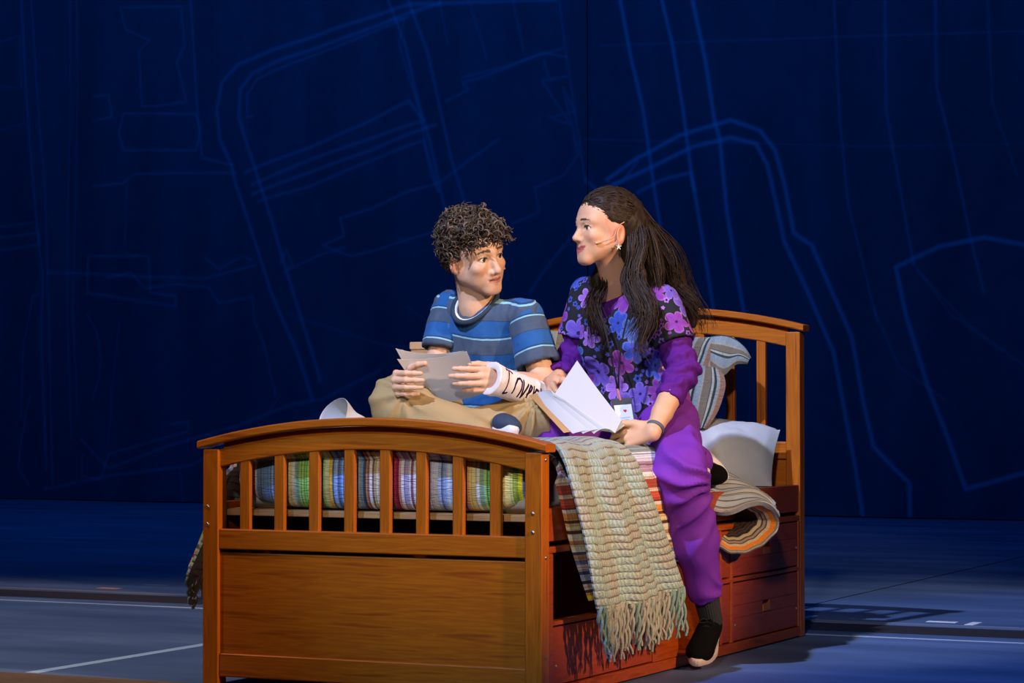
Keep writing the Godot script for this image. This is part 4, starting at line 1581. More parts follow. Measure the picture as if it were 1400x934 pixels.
func folds(seed_: int, amp: float, freq: Vector3, fine := 0.0) -> Callable:
	var n := FastNoiseLite.new()
	n.seed = seed_
	n.frequency = 1.0
	n.fractal_octaves = 3
	n.fractal_type = FastNoiseLite.FRACTAL_RIDGED
	return func(p: Vector3, _nn: Vector3) -> float:
		return amp * (n.get_noise_3dv(p * freq)) + fine * n.get_noise_3dv(p * 40.0)

# creases that radiate from the joints, on top of soft broad folds: [centre, how many, depth, reach]
func creases(spots: Array, across: Vector3, up: Vector3, seed_: int, soft := 0.006) -> Callable:
	var n := FastNoiseLite.new()
	n.seed = seed_
	n.frequency = 1.0
	n.fractal_type = FastNoiseLite.FRACTAL_NONE
	return func(p: Vector3, _nn: Vector3) -> float:
		var d := soft * n.get_noise_3dv(p * 9.0)
		for s in spots:
			var q: Vector3 = p - s[0]
			var a := atan2(q.dot(up), q.dot(across))
			var k := sin(a * float(s[1]) + 2.2 * n.get_noise_3dv(p * 6.0))
			var l := q.length()
			d += float(s[2]) * (pow(0.5 + 0.5 * k, 2.0) - 0.35) * smoothstep(0.02, 0.07, l) * smoothstep(s[3], s[3] * 0.35, l)
		return d

func make_people() -> void:
	M.skin = skin_mat()
	M.hair = hair_mat()
	M.eye = mat(Color.WHITE, 0.15, 0.6)
	M.eye.vertex_color_use_as_albedo = true
	M.mic = mat(Color(0.86, 0.62, 0.46), 0.6)
	make_boy()
	make_woman()

func headset(parent: Node, o: Vector3, ax: Basis, s: float, e: float) -> void:
	var P := func(x: float, y: float, z: float) -> Vector3: return o + ax * (Vector3(x, y, z) * s)
	var n := Node3D.new()
	n.name = "headset_microphone"
	parent.add_child(n, true)
	var mb := MB.new()
	var path := spline([P.call(e * 0.086, 0.02, -0.02), P.call(e * 0.085, 0.004, 0.004), P.call(e * 0.081, -0.025, 0.014), P.call(e * 0.072, -0.037, 0.038), P.call(e * 0.062, -0.044, 0.058)], 20)
	var r := PackedFloat32Array()
	for i in 20: r.append(0.0014)
	mb.tube(path, r, 5)
	part("boom", mb, M.mic, n)
	mb = MB.new()
	path = spline([P.call(e * 0.066, -0.042, 0.05), P.call(e * 0.058, -0.046, 0.066)], 5)
	mb.tube(path, PackedFloat32Array([0.003, 0.0042, 0.0045, 0.0042, 0.003]), 7)
	part("capsule", mb, M.mic, n)

# ------------------------------------------------ the young man
func shirt_stripes() -> Image:
	# one repeat of the jersey: fine pale line, slate band, blue band
	var im := Image.create(64, 512, false, Image.FORMAT_RGB8)
	var r := RandomNumberGenerator.new()
	r.seed = 2
	for y in 512:
		var t := y / 512.0
		var c := Color(0.17, 0.36, 0.60)
		if t < 0.045: c = Color(0.52, 0.72, 0.78)
		elif t < 0.48: c = Color(0.28, 0.34, 0.43)
		elif t < 0.5: c = Color(0.20, 0.26, 0.36)
		elif t > 0.955: c = Color(0.17, 0.27, 0.42)
		for x in 64:
			var k := r.randf_range(0.92, 1.08)
			im.set_pixel(x, y, Color(c.r * k, c.g * k, c.b * k))
	return im

func make_boy() -> void:
	var who := thing("person", "young person with curly brown hair, striped blue T-shirt and khaki trousers sitting cross-legged reading pages", "person")
	var ax := head_axes(38.0, 18.0, 17.0)
	var ho := px(648, 350, 7.93)
	var s := 1.04
	var H := func(x: float, y: float, z: float) -> Vector3: return ho + ax * (Vector3(x, y, z) * s)
	var C := camera_axes()
	var R := C.x
	var U := Vector3.UP
	var B := C.z
	var RS := px(616, 421, 8.06)
	var LS := px(718, 432, 7.90)
	var Pv := px(670, 576, 8.10)
	var mid := (RS + LS) * 0.5
	var tx := (LS - RS).normalized()
	var tu := (mid - Pv)
	tu = (tu - tx * tu.dot(tx)).normalized()
	var tz := tx.cross(tu)
	var T := Basis(tx, tu, tz)
	var RE := px(594, 520, 8.0)
	var LE := px(744, 528, 7.84)
	var RW := px(561, 524, 7.715)
	var LW := px(695, 519, 7.675)
	var RH := Pv - tx * 0.085
	var LH := Pv + tx * 0.085
	var RK := px(545, 553, 7.74)
	var LK := px(726, 571, 7.73)
	var RA := px(652, 597, 7.60)
	var LA := px(585, 600, 7.66)
	var neck := px(654, 418, 7.98)
	var skin := Color(0.65, 0.40, 0.27)
	var lip := Color(0.42, 0.16, 0.13)
	var brow := Color(0.07, 0.045, 0.03)
	# body: head, trunk, arms, hands, legs in one skin
	var mb := MB.new()
	mb.col = skin
	var f := Field.new()
	head_field(f, ho, ax, s, false)
	f.cone(H.call(0, -0.035, -0.03), neck - tu * 0.03, 0.05, 0.055, 0.03)
	f.cone(H.call(0.02, -0.06, 0.0), neck + tz * 0.02, 0.035, 0.04, 0.03)
	net(f, 0.0034, mb, head_paint(ho, ax, s, false, skin, lip, brow))
	f = Field.new()
	f.ell(mid - tu * 0.13, T, Vector3(0.135, 0.15, 0.085), 0.05)
	f.ell(Pv + tu * 0.08, T, Vector3(0.125, 0.13, 0.085), 0.05)
	f.cone(neck - tu * 0.05, neck + tu * 0.01, 0.06, 0.05, 0.04)
	f.chain([RS, RE, RW], [0.046, 0.04, 0.027], 0.02)
	f.chain([LS, LE, LW], [0.046, 0.04, 0.027], 0.02)
	f.chain([RH, RK, RA], [0.07, 0.052, 0.035], 0.03)
	f.chain([LH, LK, LA], [0.07, 0.052, 0.035], 0.03)
	net(f, 0.012, mb)
	# his right hand grips the pages from outside, fingers across their back
	f = Field.new()
	f.cone(RE.lerp(RW, 0.5), RW, 0.034, 0.026, 0.01)
	hand_field(f, RW, B * 0.85 - R * 0.42, R * 0.9 + B * 0.3, U, 1.0, [[72, 22, 10], [74, 24, 12], [74, 26, 14], [72, 28, 16]], [[0.6, 0.6, 0.5], [0.3, 0.35, 0.9], [0.1, 0.15, 1.0]], 0.03)
	net(f, 0.003, mb)
	f = Field.new()
	f.cone(LE.lerp(LW, 0.6), LW, 0.03, 0.026, 0.01)
	hand_field(f, LW, -R * 0.86 + B * 0.5, -B * 0.86 - R * 0.5, U, 1.0, [[14, 18, 10], [16, 22, 12], [18, 26, 14], [22, 30, 16]], [[0.75, 0.5, 0.4], [0.9, 0.15, 0.35], [0.95, 0.0, 0.3]], 0.03)
	net(f, 0.003, mb)
	part("body", mb, M.skin, who)
	for e in [-1, 1]:
		part("eye", eye_mesh(ho, ax, s, e, Vector3(0.28, 0.06, 1), Color(0.05, 0.04, 0.03)), M.eye, who)
	headset(who, ho, ax, s, 1.0)
	# T-shirt
	var jersey := mat(Color.WHITE, 0.95, 0.15)
	jersey.albedo_texture = img_tex(shirt_stripes())
	jersey.rim_enabled = true
	jersey.rim = 0.1
	f = Field.new()
	f.ell(mid - tu * 0.12, T, Vector3(0.158, 0.155, 0.105), 0.06)
	f.ell(mid - tu * 0.26 + tz * 0.012, T, Vector3(0.15, 0.14, 0.11), 0.06)
	f.ell(Pv + tu * 0.055 + tz * 0.02, T, Vector3(0.168, 0.11, 0.13), 0.06)
	f.cone(neck - tu * 0.045 - tx * 0.02, RS, 0.05, 0.051, 0.03)
	f.cone(neck - tu * 0.045 + tx * 0.02, LS, 0.05, 0.051, 0.03)
	var top := mid + tu * 0.06
	var tuv := func(p: Vector3, _n: Vector3) -> Vector2: return Vector2((p - Pv).dot(tx) * 4.0, (top - p).dot(tu) / 0.103 - 0.132)
	mb = MB.new()
	net(f, 0.008, mb, null, tuv, folds(5, 0.010, Vector3(9, 3.5, 9)))
	var sh := part("t_shirt", mb, jersey, who, "blue and slate striped T-shirt with thin pale lines")
	for side in [[RS, RE, RE.lerp(RS, 0.42)], [LS, LE, LE.lerp(LS, 0.30)]]:
		f = Field.new()
		var p0: Vector3 = side[0]
		var p1: Vector3 = side[2]
		var dir := (p1 - p0).normalized()
		f.cone(p0 - tu * 0.002, p1 + dir * 0.04, 0.056, 0.068, 0.02)
		f.cut(p1, dir)
		f.carve_cone(p1 - dir * 0.02, p1 + dir * 0.08, 0.05, 0.06, 0.004)
		mb = MB.new()
		var suv := func(p: Vector3, _n: Vector3) -> Vector2: return Vector2(0.2, (p - p0).dot(dir) / 0.103 - 0.151)
		net(f, 0.007, mb, null, suv, folds(8, 0.006, Vector3(10, 6, 10)))
		part("sleeve", mb, jersey, sh)
	# collar: ribbed ring round the neck
	mb = MB.new()
	var ring := PackedVector3Array()
	var rr := PackedFloat32Array()
	var cc := neck + tu * 0.012 + tz * 0.016
	for i in 33:
		var a := TAU * i / 32.0
		ring.append(cc + tx * cos(a) * 0.070 + tz * sin(a) * 0.074 - tu * (0.036 * sin(a) - 0.006 * cos(2 * a)))
		rr.append(0.0085)
	mb.tube(ring, rr, 8, 1.0, false)
	part("collar", mb, cloth(Color(0.2, 0.26, 0.34), 0.1, 60.0), sh)
	mb = MB.new()
	for i in 33:
		ring[i] = cc + (ring[i] - cc) * 0.88 - tu * 0.002
		rr[i] = 0.006
	mb.tube(ring, rr, 8, 1.0, false)
	part("undershirt_edge", mb, cloth(Color(0.86, 0.86, 0.84), 0.1, 60.0), sh)
	# trousers
	f = Field.new()
	f.ell(Pv + U * 0.005, T, Vector3(0.165, 0.085, 0.13), 0.05)
	f.chain([RH, RK, RA], [0.092, 0.080, 0.052], 0.04)
	f.chain([LH, LK, LA], [0.092, 0.078, 0.056], 0.04)
	mb = MB.new()
	net(f, 0.009, mb, null, null, creases([[LK + R * 0.01 + U * 0.05, 11.0, 0.016, 0.26], [RK + U * 0.03 + R * 0.02, 8.0, 0.010, 0.2], [Pv, 7.0, 0.012, 0.2]], R, U, 21))
	part("trousers", mb, cloth(Color(0.63, 0.55, 0.40), 0.08, 40.0), who, "loose khaki trousers")
	var navy := cloth(Color(0.24, 0.29, 0.38), 0.2, 50.0)
	var navy_sole := mat(Color(0.82, 0.83, 0.84), 0.6)
	shoe(who, px(656, 600, 7.78), B * 0.8 + R * 0.35 + U * 0.04, U * 0.9 + R * 0.25, 0.25, navy, navy_sole, mat(Color(0.5, 0.55, 0.62), 0.8))
	# cast on his left forearm, lettered by hand
	f = Field.new()
	var c0 := px(672, 518, 7.63)
	var c1 := px(733, 540, 7.74)
	f.cone(c0, c1, 0.044, 0.044, 0.01)
	f.cone(c0 - (c1 - c0).normalized() * 0.004, c0, 0.05, 0.046, 0.02)
	f.cut(c0 - (c1 - c0).normalized() * 0.006, c0 - c1)
	f.cut(c1 + (c1 - c0).normalized() * 0.006, c1 - c0)
	f.carve_cone(c0 - (c1 - c0) * 0.2, c0, 0.036, 0.03, 0.004)
	f.carve_cone(c1, c1 + (c1 - c0) * 0.3, 0.03, 0.042, 0.004)
	mb = MB.new()
	var cd := (c1 - c0).normalized()
	var cs := (B - cd * B.dot(cd)).normalized()
	var cu := cs.cross(cd)
	if cu.y < 0: cu = -cu
	var cuv := func(p: Vector3, _n: Vector3) -> Vector2:
		var q := p - c0
		var k := q.dot(cd)
		return Vector2(clampf(k / (c1 - c0).length(), 0.0, 1.0), 0.5 - atan2(q.dot(cu), q.dot(cs)) / TAU)
	net(f, 0.004, mb, null, cuv, folds(33, 0.002, Vector3(14, 14, 14)))
	var cm := mat(Color.WHITE, 0.9, 0.2)
	cm.albedo_texture = img_tex(cast_image())
	part("arm_cast", mb, cm, who, "white forearm cast lettered in dark purple marker")
	boy_hair(who, ho, ax, s)

func cast_image() -> Image:
	var im := Image.create(512, 512, false, Image.FORMAT_RGB8)
	im.fill(Color(0.86, 0.83, 0.82))
	var ink := [[[60, 175], [75, 160], [95, 170], [85, 200], [82, 250], [80, 300], [95, 312], [120, 300]], [[95, 165], [120, 165], [135, 175]], [[170, 290], [168, 240], [185, 205], [215, 195], [238, 215], [245, 260], [238, 300]], [[255, 200], [262, 250], [272, 300], [290, 250], [310, 215]],
		[[320, 270], [345, 245], [355, 225], [338, 215], [325, 240], [328, 290], [345, 312], [370, 295]], [[375, 215], [378, 260], [385, 310], [388, 255], [405, 225], [425, 232]], [[430, 260], [450, 280], [440, 320], [425, 300]], [[455, 215], [460, 260], [480, 290]]]
	for l in ink:
		for i in l.size() - 1:
			var a := Vector2(l[i][0], l[i][1])
			var b := Vector2(l[i + 1][0], l[i + 1][1])
			for q in 40:
				var p := a.lerp(b, q / 39.0)
				im.fill_rect(Rect2i(int(p.x) - 7, int(p.y) - 6, 14, 12), Color(0.16, 0.09, 0.2))
	return im

func boy_hair(who: Node, ho: Vector3, ax: Basis, s: float) -> void:
	var P := func(v: Vector3) -> Vector3: return ho + ax * (v * s)
	var r := RandomNumberGenerator.new()
	r.seed = 77
	var mb := MB.new()
	mb.col = Color(0.035, 0.024, 0.016)
	# inner volume
	var f := Field.new()
	f.ell(P.call(Vector3(0, 0.064, -0.016)), ax, Vector3(0.084, 0.070, 0.094) * s, 0.02)
	f.ell(P.call(Vector3(0, 0.01, -0.056)), ax, Vector3(0.076, 0.07, 0.05) * s, 0.03)
	f.carve_ell(P.call(Vector3(0, -0.02, 0.08)), ax, Vector3(0.074, 0.075, 0.066) * s, 0.01)
	net(f, 0.006, mb, null, null, folds(3, 0.012, Vector3(40, 40, 40)))
	# curls
	var made := 0
	var tries := 0
	while made < 720 and tries < 8000:
		tries += 1
		var d := Vector3(r.randf_range(-1, 1), r.randf_range(-0.75, 1), r.randf_range(-1, 1))
		if d.length() > 1.0 or d.length() < 0.1: continue
		d = d.normalized()
		var root := Vector3(0, 0.05, -0.012) + d * Vector3(0.082, 0.086, 0.094)
		if root.z > 0.02 and root.y < 0.058: continue
		if absf(root.x) > 0.05 and root.z > -0.025 and root.y < 0.02: continue
		if root.y < -0.045: continue
		made += 1
		var axis := (d * Vector3(1, 1, 1) + Vector3(r.randf_range(-0.6, 0.6), r.randf_range(-0.9, 0.2), r.randf_range(-0.6, 0.6))).normalized()
		if root.z > 0.03 and root.y > 0.06: axis = (d * 0.7 + Vector3(r.randf_range(-0.6, 0.6), -0.5, 0.35)).normalized()
		var nn := axis.cross(Vector3(0.3, 0.9, 0.2)).normalized()
		var bi := axis.cross(nn)
		var rad := r.randf_range(0.008, 0.0135)
		var len := r.randf_range(0.014, 0.036)
		if root.z > 0.035: len = r.randf_range(0.025, 0.058)
		var turns := r.randf_range(0.9, 1.7) * (1.0 if r.randf() < 0.5 else -1.0)
		var ph := r.randf() * TAU
		var path := PackedVector3Array()
		var rr := PackedFloat32Array()
		var cnt := 15
		for i in cnt:
			var t := i / float(cnt - 1)
			var a := ph + turns * TAU * t
			var w := rad * smoothstep(0.0, 0.25, t) * (1.0 - 0.3 * t)
			path.append(P.call(root + axis * len * t + (nn * cos(a) + bi * sin(a)) * w))
			rr.append((0.0046 - 0.0026 * t) * s)
		var k := r.randf()
		mb.col = Color(0.045, 0.032, 0.023).lerp(Color(0.16, 0.12, 0.09), k * k * k)
		mb.tube(path, rr, 5, 0.6)
	# fringe falling over the forehead
	for k in 75:
		var x := r.randf_range(-0.068, 0.068)
		var root := Vector3(x, 0.088 + r.randf_range(-0.01, 0.012) - 5.0 * x * x, 0.072 - 7.0 * x * x)
		var axis := Vector3(r.randf_range(-0.35, 0.35) + x * 4.0, -0.9, 0.30).normalized()
		var nn := axis.cross(Vector3(0.3, 0.2, 0.9)).normalized()
		var bi := axis.cross(nn)
		var rad := r.randf_range(0.006, 0.011)
		var len := r.randf_range(0.030, 0.056)
		var turns := r.randf_range(0.7, 1.5) * (1.0 if r.randf() < 0.5 else -1.0)
		var ph := r.randf() * TAU
		var path := PackedVector3Array()
		var rr := PackedFloat32Array()
		for i in 15:
			var t := i / 14.0
			var a := ph + turns * TAU * t
			path.append(P.call(root + axis * len * t + (nn * cos(a) + bi * sin(a)) * rad * smoothstep(0.0, 0.3, t)))
			rr.append((0.0042 - 0.0026 * t) * s)
		var kk := r.randf()
		mb.col = Color(0.045, 0.032, 0.023).lerp(Color(0.14, 0.105, 0.08), kk * kk * kk)
		mb.tube(path, rr, 5, 0.6)
	part("hair", mb, M.hair, who, "tousled dark brown curls")

# ------------------------------------------------ the woman
func floral_image() -> Image:
	var n := 1024
	var im := Image.create(n, n, false, Image.FORMAT_RGB8)
	im.fill(Color(0.15, 0.16, 0.19))
	var r := RandomNumberGenerator.new()
	r.seed = 19
	var blues := [Color(0.24, 0.32, 0.72), Color(0.30, 0.36, 0.78), Color(0.42, 0.34, 0.74), Color(0.52, 0.32, 0.72), Color(0.50, 0.24, 0.62), Color(0.27, 0.38, 0.66), Color(0.60, 0.42, 0.80)]
	var spots := []
	for k in 420:
		var big := k < 90
		var R := r.randf_range(80, 128) if big else (r.randf_range(22, 34) if k < 260 else r.randf_range(12, 22))
		var c := Vector2(r.randf() * n, r.randf() * n)
		var ok := true
		for o in spots:
			var dd: Vector2 = (c - o[0]).abs()
			dd = Vector2(minf(dd.x, n - dd.x), minf(dd.y, n - dd.y))
			if dd.length() < (R + o[1]) * (0.64 if big else 0.86): ok = false
		if not ok: continue
		spots.append([c, R])
		var col: Color = blues[r.randi() % blues.size()]
		var rim := col.lightened(0.25)
		var petals := 5 if not big else (5 if r.randf() < 0.5 else 6)
		var turn := r.randf() * TAU
		var small := not big
		for y in range(int(c.y - R), int(c.y + R) + 1):
			for x in range(int(c.x - R), int(c.x + R) + 1):
				var q := Vector2(x, y) - c
				var d := q.length() / R
				if d > 1.0: continue
				var a := fposmod(q.angle() + turn, TAU / petals) - TAU / petals * 0.5
				var edge := cos(a * petals * 0.5)
				var lim := 0.42 + 0.58 * pow(maxf(edge, 0.0), 0.45)
				if d > lim: continue
				var out := col.lerp(rim, smoothstep(lim - 0.25, lim, d) * 0.6)
				out = out.lerp(col.darkened(0.35), clampf(1.0 - absf(a) * 14.0, 0.0, 1.0) * (1.0 - d) * (0.8 if big else 0.0))
				if small and R > 19 and d < 0.36: out = Color(0.13, 0.13, 0.17)
				if big and d < 0.12: out = Color(0.2, 0.16, 0.34)
				im.set_pixel(posmod(x, n), posmod(y, n), out)
	return im

func make_woman() -> void:
	var who := thing("person", "person with long dark hair, floral scrub top and purple trousers on the bed edge", "person")
	var ax := head_axes(-64.0, -1.0, 1.0)
	var ho := px(828, 314, 7.80)
	var s := 0.98
	var H := func(x: float, y: float, z: float) -> Vector3: return ho + ax * (Vector3(x, y, z) * s)
	var C := camera_axes()
	var R := C.x
	var U := Vector3.UP
	var B := C.z
	var RS := px(803, 402, 7.98)
	var LS := px(905, 412, 7.80)
	var Pv := px(884, 572, 7.95)
	var mid := (RS + LS) * 0.5
	var tx := (LS - RS).normalized()
	var tu := mid - Pv
	tu = (tu - tx * tu.dot(tx)).normalized()
	var tz := tx.cross(tu)
	var T := Basis(tx, tu, tz)
	var LE := px(934, 506, 7.72)
	var LW := px(893, 590, 7.53)
	var RE := px(783, 498, 7.99)
	var RW := px(757, 523, 7.78)
	var LH := px(912, 576, 7.87)
	var RH := px(858, 580, 8.04)
	var LK := px(929, 648, 7.50)
	var LA := px(968, 828, 7.69)
	var RK := px(757, 590, 7.74)
	var RA := px(950, 630, 7.90)
	var neck := px(846, 408, 7.92)
	var skin := Color(0.66, 0.375, 0.235)
	var lip := Color(0.50, 0.13, 0.12)
	var brow := Color(0.06, 0.035, 0.025)
	var mb := MB.new()
	mb.col = skin
	var f := Field.new()
	head_field(f, ho, ax, s, true)
	f.cone(H.call(0, -0.035, -0.03), neck - tu * 0.03, 0.042, 0.048, 0.03)
	f.cone(H.call(0, -0.065, 0.005), neck + tz * 0.015, 0.03, 0.034, 0.03)
	net(f, 0.0034, mb, head_paint(ho, ax, s, true, skin, lip, brow))
	f = Field.new()
	f.ell(mid - tu * 0.12, T, Vector3(0.125, 0.15, 0.085), 0.05)
	f.ell(Pv + tu * 0.1, T, Vector3(0.105, 0.14, 0.085), 0.05)
	f.cone(neck - tu * 0.06, neck + tu * 0.01, 0.055, 0.045, 0.04)
	f.chain([RS, RE, RW], [0.04, 0.034, 0.023], 0.02)
	f.chain([LS, LE, LW], [0.04, 0.034, 0.024], 0.02)
	f.chain([LH, LK, LA], [0.07, 0.05, 0.03], 0.03)
	f.chain([RH, RK, RA], [0.07, 0.05, 0.03], 0.03)
	net(f, 0.012, mb)
	# her left hand pins the open pages with the thumb
	f = Field.new()
	f.chain([LE.lerp(LW, 0.45), LE.lerp(LW, 0.7), LW], [0.036, 0.031, 0.0235], 0.01)
	hand_field(f, LW, -R * 0.86 - U * 0.16 - B * 0.40, -B * 0.8 + R * 0.35 - U * 0.4, U + B * 0.3, 0.98, [[20, 30, 20], [22, 34, 22], [24, 36, 24], [26, 38, 26]], [[0.8, 0.22, -0.5], [0.93, 0.0, -0.45], [0.95, -0.02, -0.3]])
	net(f, 0.003, mb)
	f = Field.new()
	f.cone(RE.lerp(RW, 0.4), RW, 0.03, 0.0235, 0.01)
	hand_field(f, RW, -R * 0.15 - U * 0.35 + B * 0.85, R * 0.9 - U * 0.35, U * 0.6 + R * 0.6, 0.95, [[22, 30, 20], [24, 32, 22], [26, 34, 24], [28, 36, 26]], [[0.7, 0.5, 0.4], [0.85, 0.2, 0.5], [0.9, 0.0, 0.4]])
	net(f, 0.003, mb)
	part("body", mb, M.skin, who)
	for e in [-1, 1]:
		part("eye", eye_mesh(ho, ax, s, e, Vector3(-0.05, 0.12, 1), Color(0.1, 0.07, 0.04)), M.eye, who)
	headset(who, ho, ax, s, 1.0)
	# star earring
	mb = MB.new()
	var ec: Vector3 = H.call(0.084, -0.057, 0.0)
	for k in 5:
		var a := TAU * k / 5.0
		var tip := ec + (ax * Vector3(0.25, cos(a), sin(a))) * 0.010
		mb.tube(PackedVector3Array([ec, ec.lerp(tip, 0.5), tip]), PackedFloat32Array([0.003, 0.002, 0.0006]), 5)
	part("earring", mb, mat(Color(0.9, 0.86, 0.8), 0.3), who)
	# long-sleeved purple undershirt
	var purple := cloth(Color(0.34, 0.12, 0.50), 0.06, 50.0, 0.7)
	f = Field.new()
	f.ell(mid - tu * 0.12, T, Vector3(0.132, 0.15, 0.092), 0.05)
	f.cone(neck - tu * 0.055, neck - tu * 0.022 - tz * 0.004, 0.062, 0.054, 0.02)
	mb = MB.new()
	net(f, 0.008, mb)
	var un := part("undershirt", mb, purple, who, "purple long-sleeved undershirt")
	for side in [[RS, RE, RW, 0.75], [LS, LE, LW, 0.52]]:
		f = Field.new()
		var endp: Vector3 = side[1].lerp(side[2], side[3])
		f.chain([side[0], side[1], endp], [0.047, 0.049, 0.041], 0.02)
		f.cut(endp, endp - side[1])
		f.carve_cone(side[1].lerp(side[2], side[3] - 0.08), side[2], 0.032, 0.033, 0.003)
		mb = MB.new()
		var e1: Vector3 = side[1]
		var ru := FastNoiseLite.new()
		ru.seed = 4
		ru.frequency = 1.0
		var up_dir: Vector3 = (side[1] - side[0]).normalized()
		# bunched rings round the elbow and forearm
		net(f, 0.006, mb, null, null, func(p: Vector3, _n: Vector3) -> float: return 0.006 * sin((p - e1).dot(up_dir) * 130.0 + 3.0 * ru.get_noise_3dv(p * 14.0)) * smoothstep(0.16, 0.02, absf((p - e1).dot(up_dir))) + 0.004 * ru.get_noise_3dv(p * 30.0))
		part("sleeve", mb, purple, un)
	# scrub top
	var scrub := mat(Color.WHITE, 0.9, 0.2)
	scrub.albedo_texture = img_tex(floral_image())
	f = Field.new()
	f.ell(mid - tu * 0.12 + tz * 0.012, T, Vector3(0.148, 0.15, 0.112), 0.06)
	f.ell(mid - tu * 0.15 + tz * 0.05 - tx * 0.055, T, Vector3(0.07, 0.065, 0.065), 0.04)
	f.ell(mid - tu * 0.15 + tz * 0.05 + tx * 0.055, T, Vector3(0.07, 0.065, 0.065), 0.04)
	f.ell(mid - tu * 0.27, T, Vector3(0.128, 0.13, 0.105), 0.06)
	f.ell(Pv + tu * 0.05 + tz * 0.006, T, Vector3(0.155, 0.12, 0.128), 0.06)
	f.cone(neck - tu * 0.065 - tx * 0.045, RS + tu * 0.002, 0.038, 0.046, 0.03)
	f.cone(neck - tu * 0.065 + tx * 0.045, LS + tu * 0.002, 0.038, 0.046, 0.03)
	f.cut(Pv - tu * 0.035, -tu)
	# V neck
	f.carve_cone(neck + tz * 0.06 + tu * 0.01, px(827, 432, 7.76), 0.056, 0.006, 0.006)
	f.carve_cone(neck + tz * 0.1 + tu * 0.0, px(827, 434, 7.72), 0.05, 0.005, 0.006)
	var fuv := func(p: Vector3, n: Vector3) -> Vector2:
		var q := p - Pv
		return Vector2(atan2(q.dot(tx), q.dot(tz) + 0.02) * 0.14 / 0.42 + 0.5, -q.dot(tu) / 0.42)
	mb = MB.new()
	net(f, 0.007, mb, null, fuv, folds(14, 0.010, Vector3(7, 6, 7)))
	var sc := part("scrub_top", mb, scrub, who, "charcoal scrub top printed with blue and purple flowers")
	for side in [[RS, RE, 0.62, 0.3], [LS, LE, 0.62, 0.75]]:
		f = Field.new()
		var p0: Vector3 = side[0]
		var p1: Vector3 = p0.lerp(side[1], side[2])
		var dir := (p1 - p0).normalized()
		f.cone(p0, p1 + dir * 0.03, 0.053, 0.067, 0.02)
		f.cut(p1, dir)
		f.carve_cone(p1 - dir * 0.03, p1 + dir * 0.08, 0.05, 0.064, 0.004)
		var sx := dir.cross(B).normalized()
		var sy := sx.cross(dir)
		var uo: float = side[3]
		var suv := func(p: Vector3, _n: Vector3) -> Vector2:
			var q := p - p0
			return Vector2(atan2(q.dot(sx), q.dot(sy)) * 0.06 / 0.42 + uo, q.dot(dir) / 0.42 + uo)
		mb = MB.new()
		net(f, 0.006, mb, null, suv, folds(15, 0.005, Vector3(9, 6, 9)))
		part("sleeve", mb, scrub, sc)
	# trousers
	var tr := cloth(Color(0.45, 0.20, 0.65), 0.06, 40.0, 0.55)
	f = Field.new()
	f.ell(Pv - U * 0.005, T, Vector3(0.15, 0.09, 0.125), 0.05)
	var hem := LK.lerp(LA, 0.93)
	f.chain([LH, LK, LK.lerp(LA, 0.5), hem + (LA - LK).normalized() * 0.03], [0.096, 0.078, 0.066, 0.047], 0.05)
	f.chain([RH, RK, RA], [0.088, 0.072, 0.055], 0.04)
	f.cut(hem, LA - LK)
	mb = MB.new()
	net(f, 0.008, mb, null, null, creases([[LK - U * 0.03 + R * 0.12, 13.0, 0.015, 0.36], [LH - U * 0.06 - R * 0.12, 9.0, 0.010, 0.25], [hem + R * 0.09, 11.0, 0.008, 0.2]], R, U, 27))
	part("trousers", mb, tr, who, "purple scrub trousers")
	# sock and shoes
	f = Field.new()
	f.cone(LK.lerp(LA, 0.86), LA + (LA - LK).normalized() * 0.05, 0.039, 0.034, 0.01)
	mb = MB.new()
	var ld := (LA - LK).normalized()
	var lx := ld.cross(B).normalized()
	var ly := lx.cross(ld)
	net(f, 0.003, mb, null, null, func(p: Vector3, _n: Vector3) -> float: return 0.0012 * sin(atan2((p - LA).dot(lx), (p - LA).dot(ly)) * 30.0))
	part("sock", mb, cloth(Color(0.22, 0.22, 0.23), 0.1, 60.0), who, "ribbed dark grey sock")
	var black := cloth(Color(0.055, 0.055, 0.058), 0.15, 70.0)
	var sole := mat(Color(0.84, 0.76, 0.73), 0.6)
	var lace := mat(Color(0.05, 0.05, 0.055), 0.8)
	var toe := Vector3(0.068, 0.0, -0.93)
	var heel := Vector3(0.035, 0.085, -1.165)
	shoe(who, heel, toe - heel, U * 0.9 + B * 0.35, 0.25, black, sole, lace)
	shoe(who, px(920, 610, 7.93), R * 0.72 - U * 0.36 - B * 0.42, -R * 0.45 - U * 0.35 + B * 0.75, 0.22, black, mat(Color(0.86, 0.85, 0.85), 0.6), lace)
	# wrist band
	mb = MB.new()
	var wd := (LW - LE).normalized()
	var wx := wd.cross(U).normalized()
	var wy := wx.cross(wd)
	var ring := PackedVector3Array()
	var rr := PackedFloat32Array()
	for i in 25:
		var a := TAU * i / 24.0
		ring.append(LE.lerp(LW, 0.95) + (wx * cos(a) + wy * sin(a)) * 0.0275)
		rr.append(0.0065)
	mb.tube(ring, rr, 6, 0.35, false, wx)
	part("wrist_band", mb, mat(Color(0.32, 0.36, 0.40), 0.6), who, "grey wrist band")
	woman_hair(who, ho, ax, s)

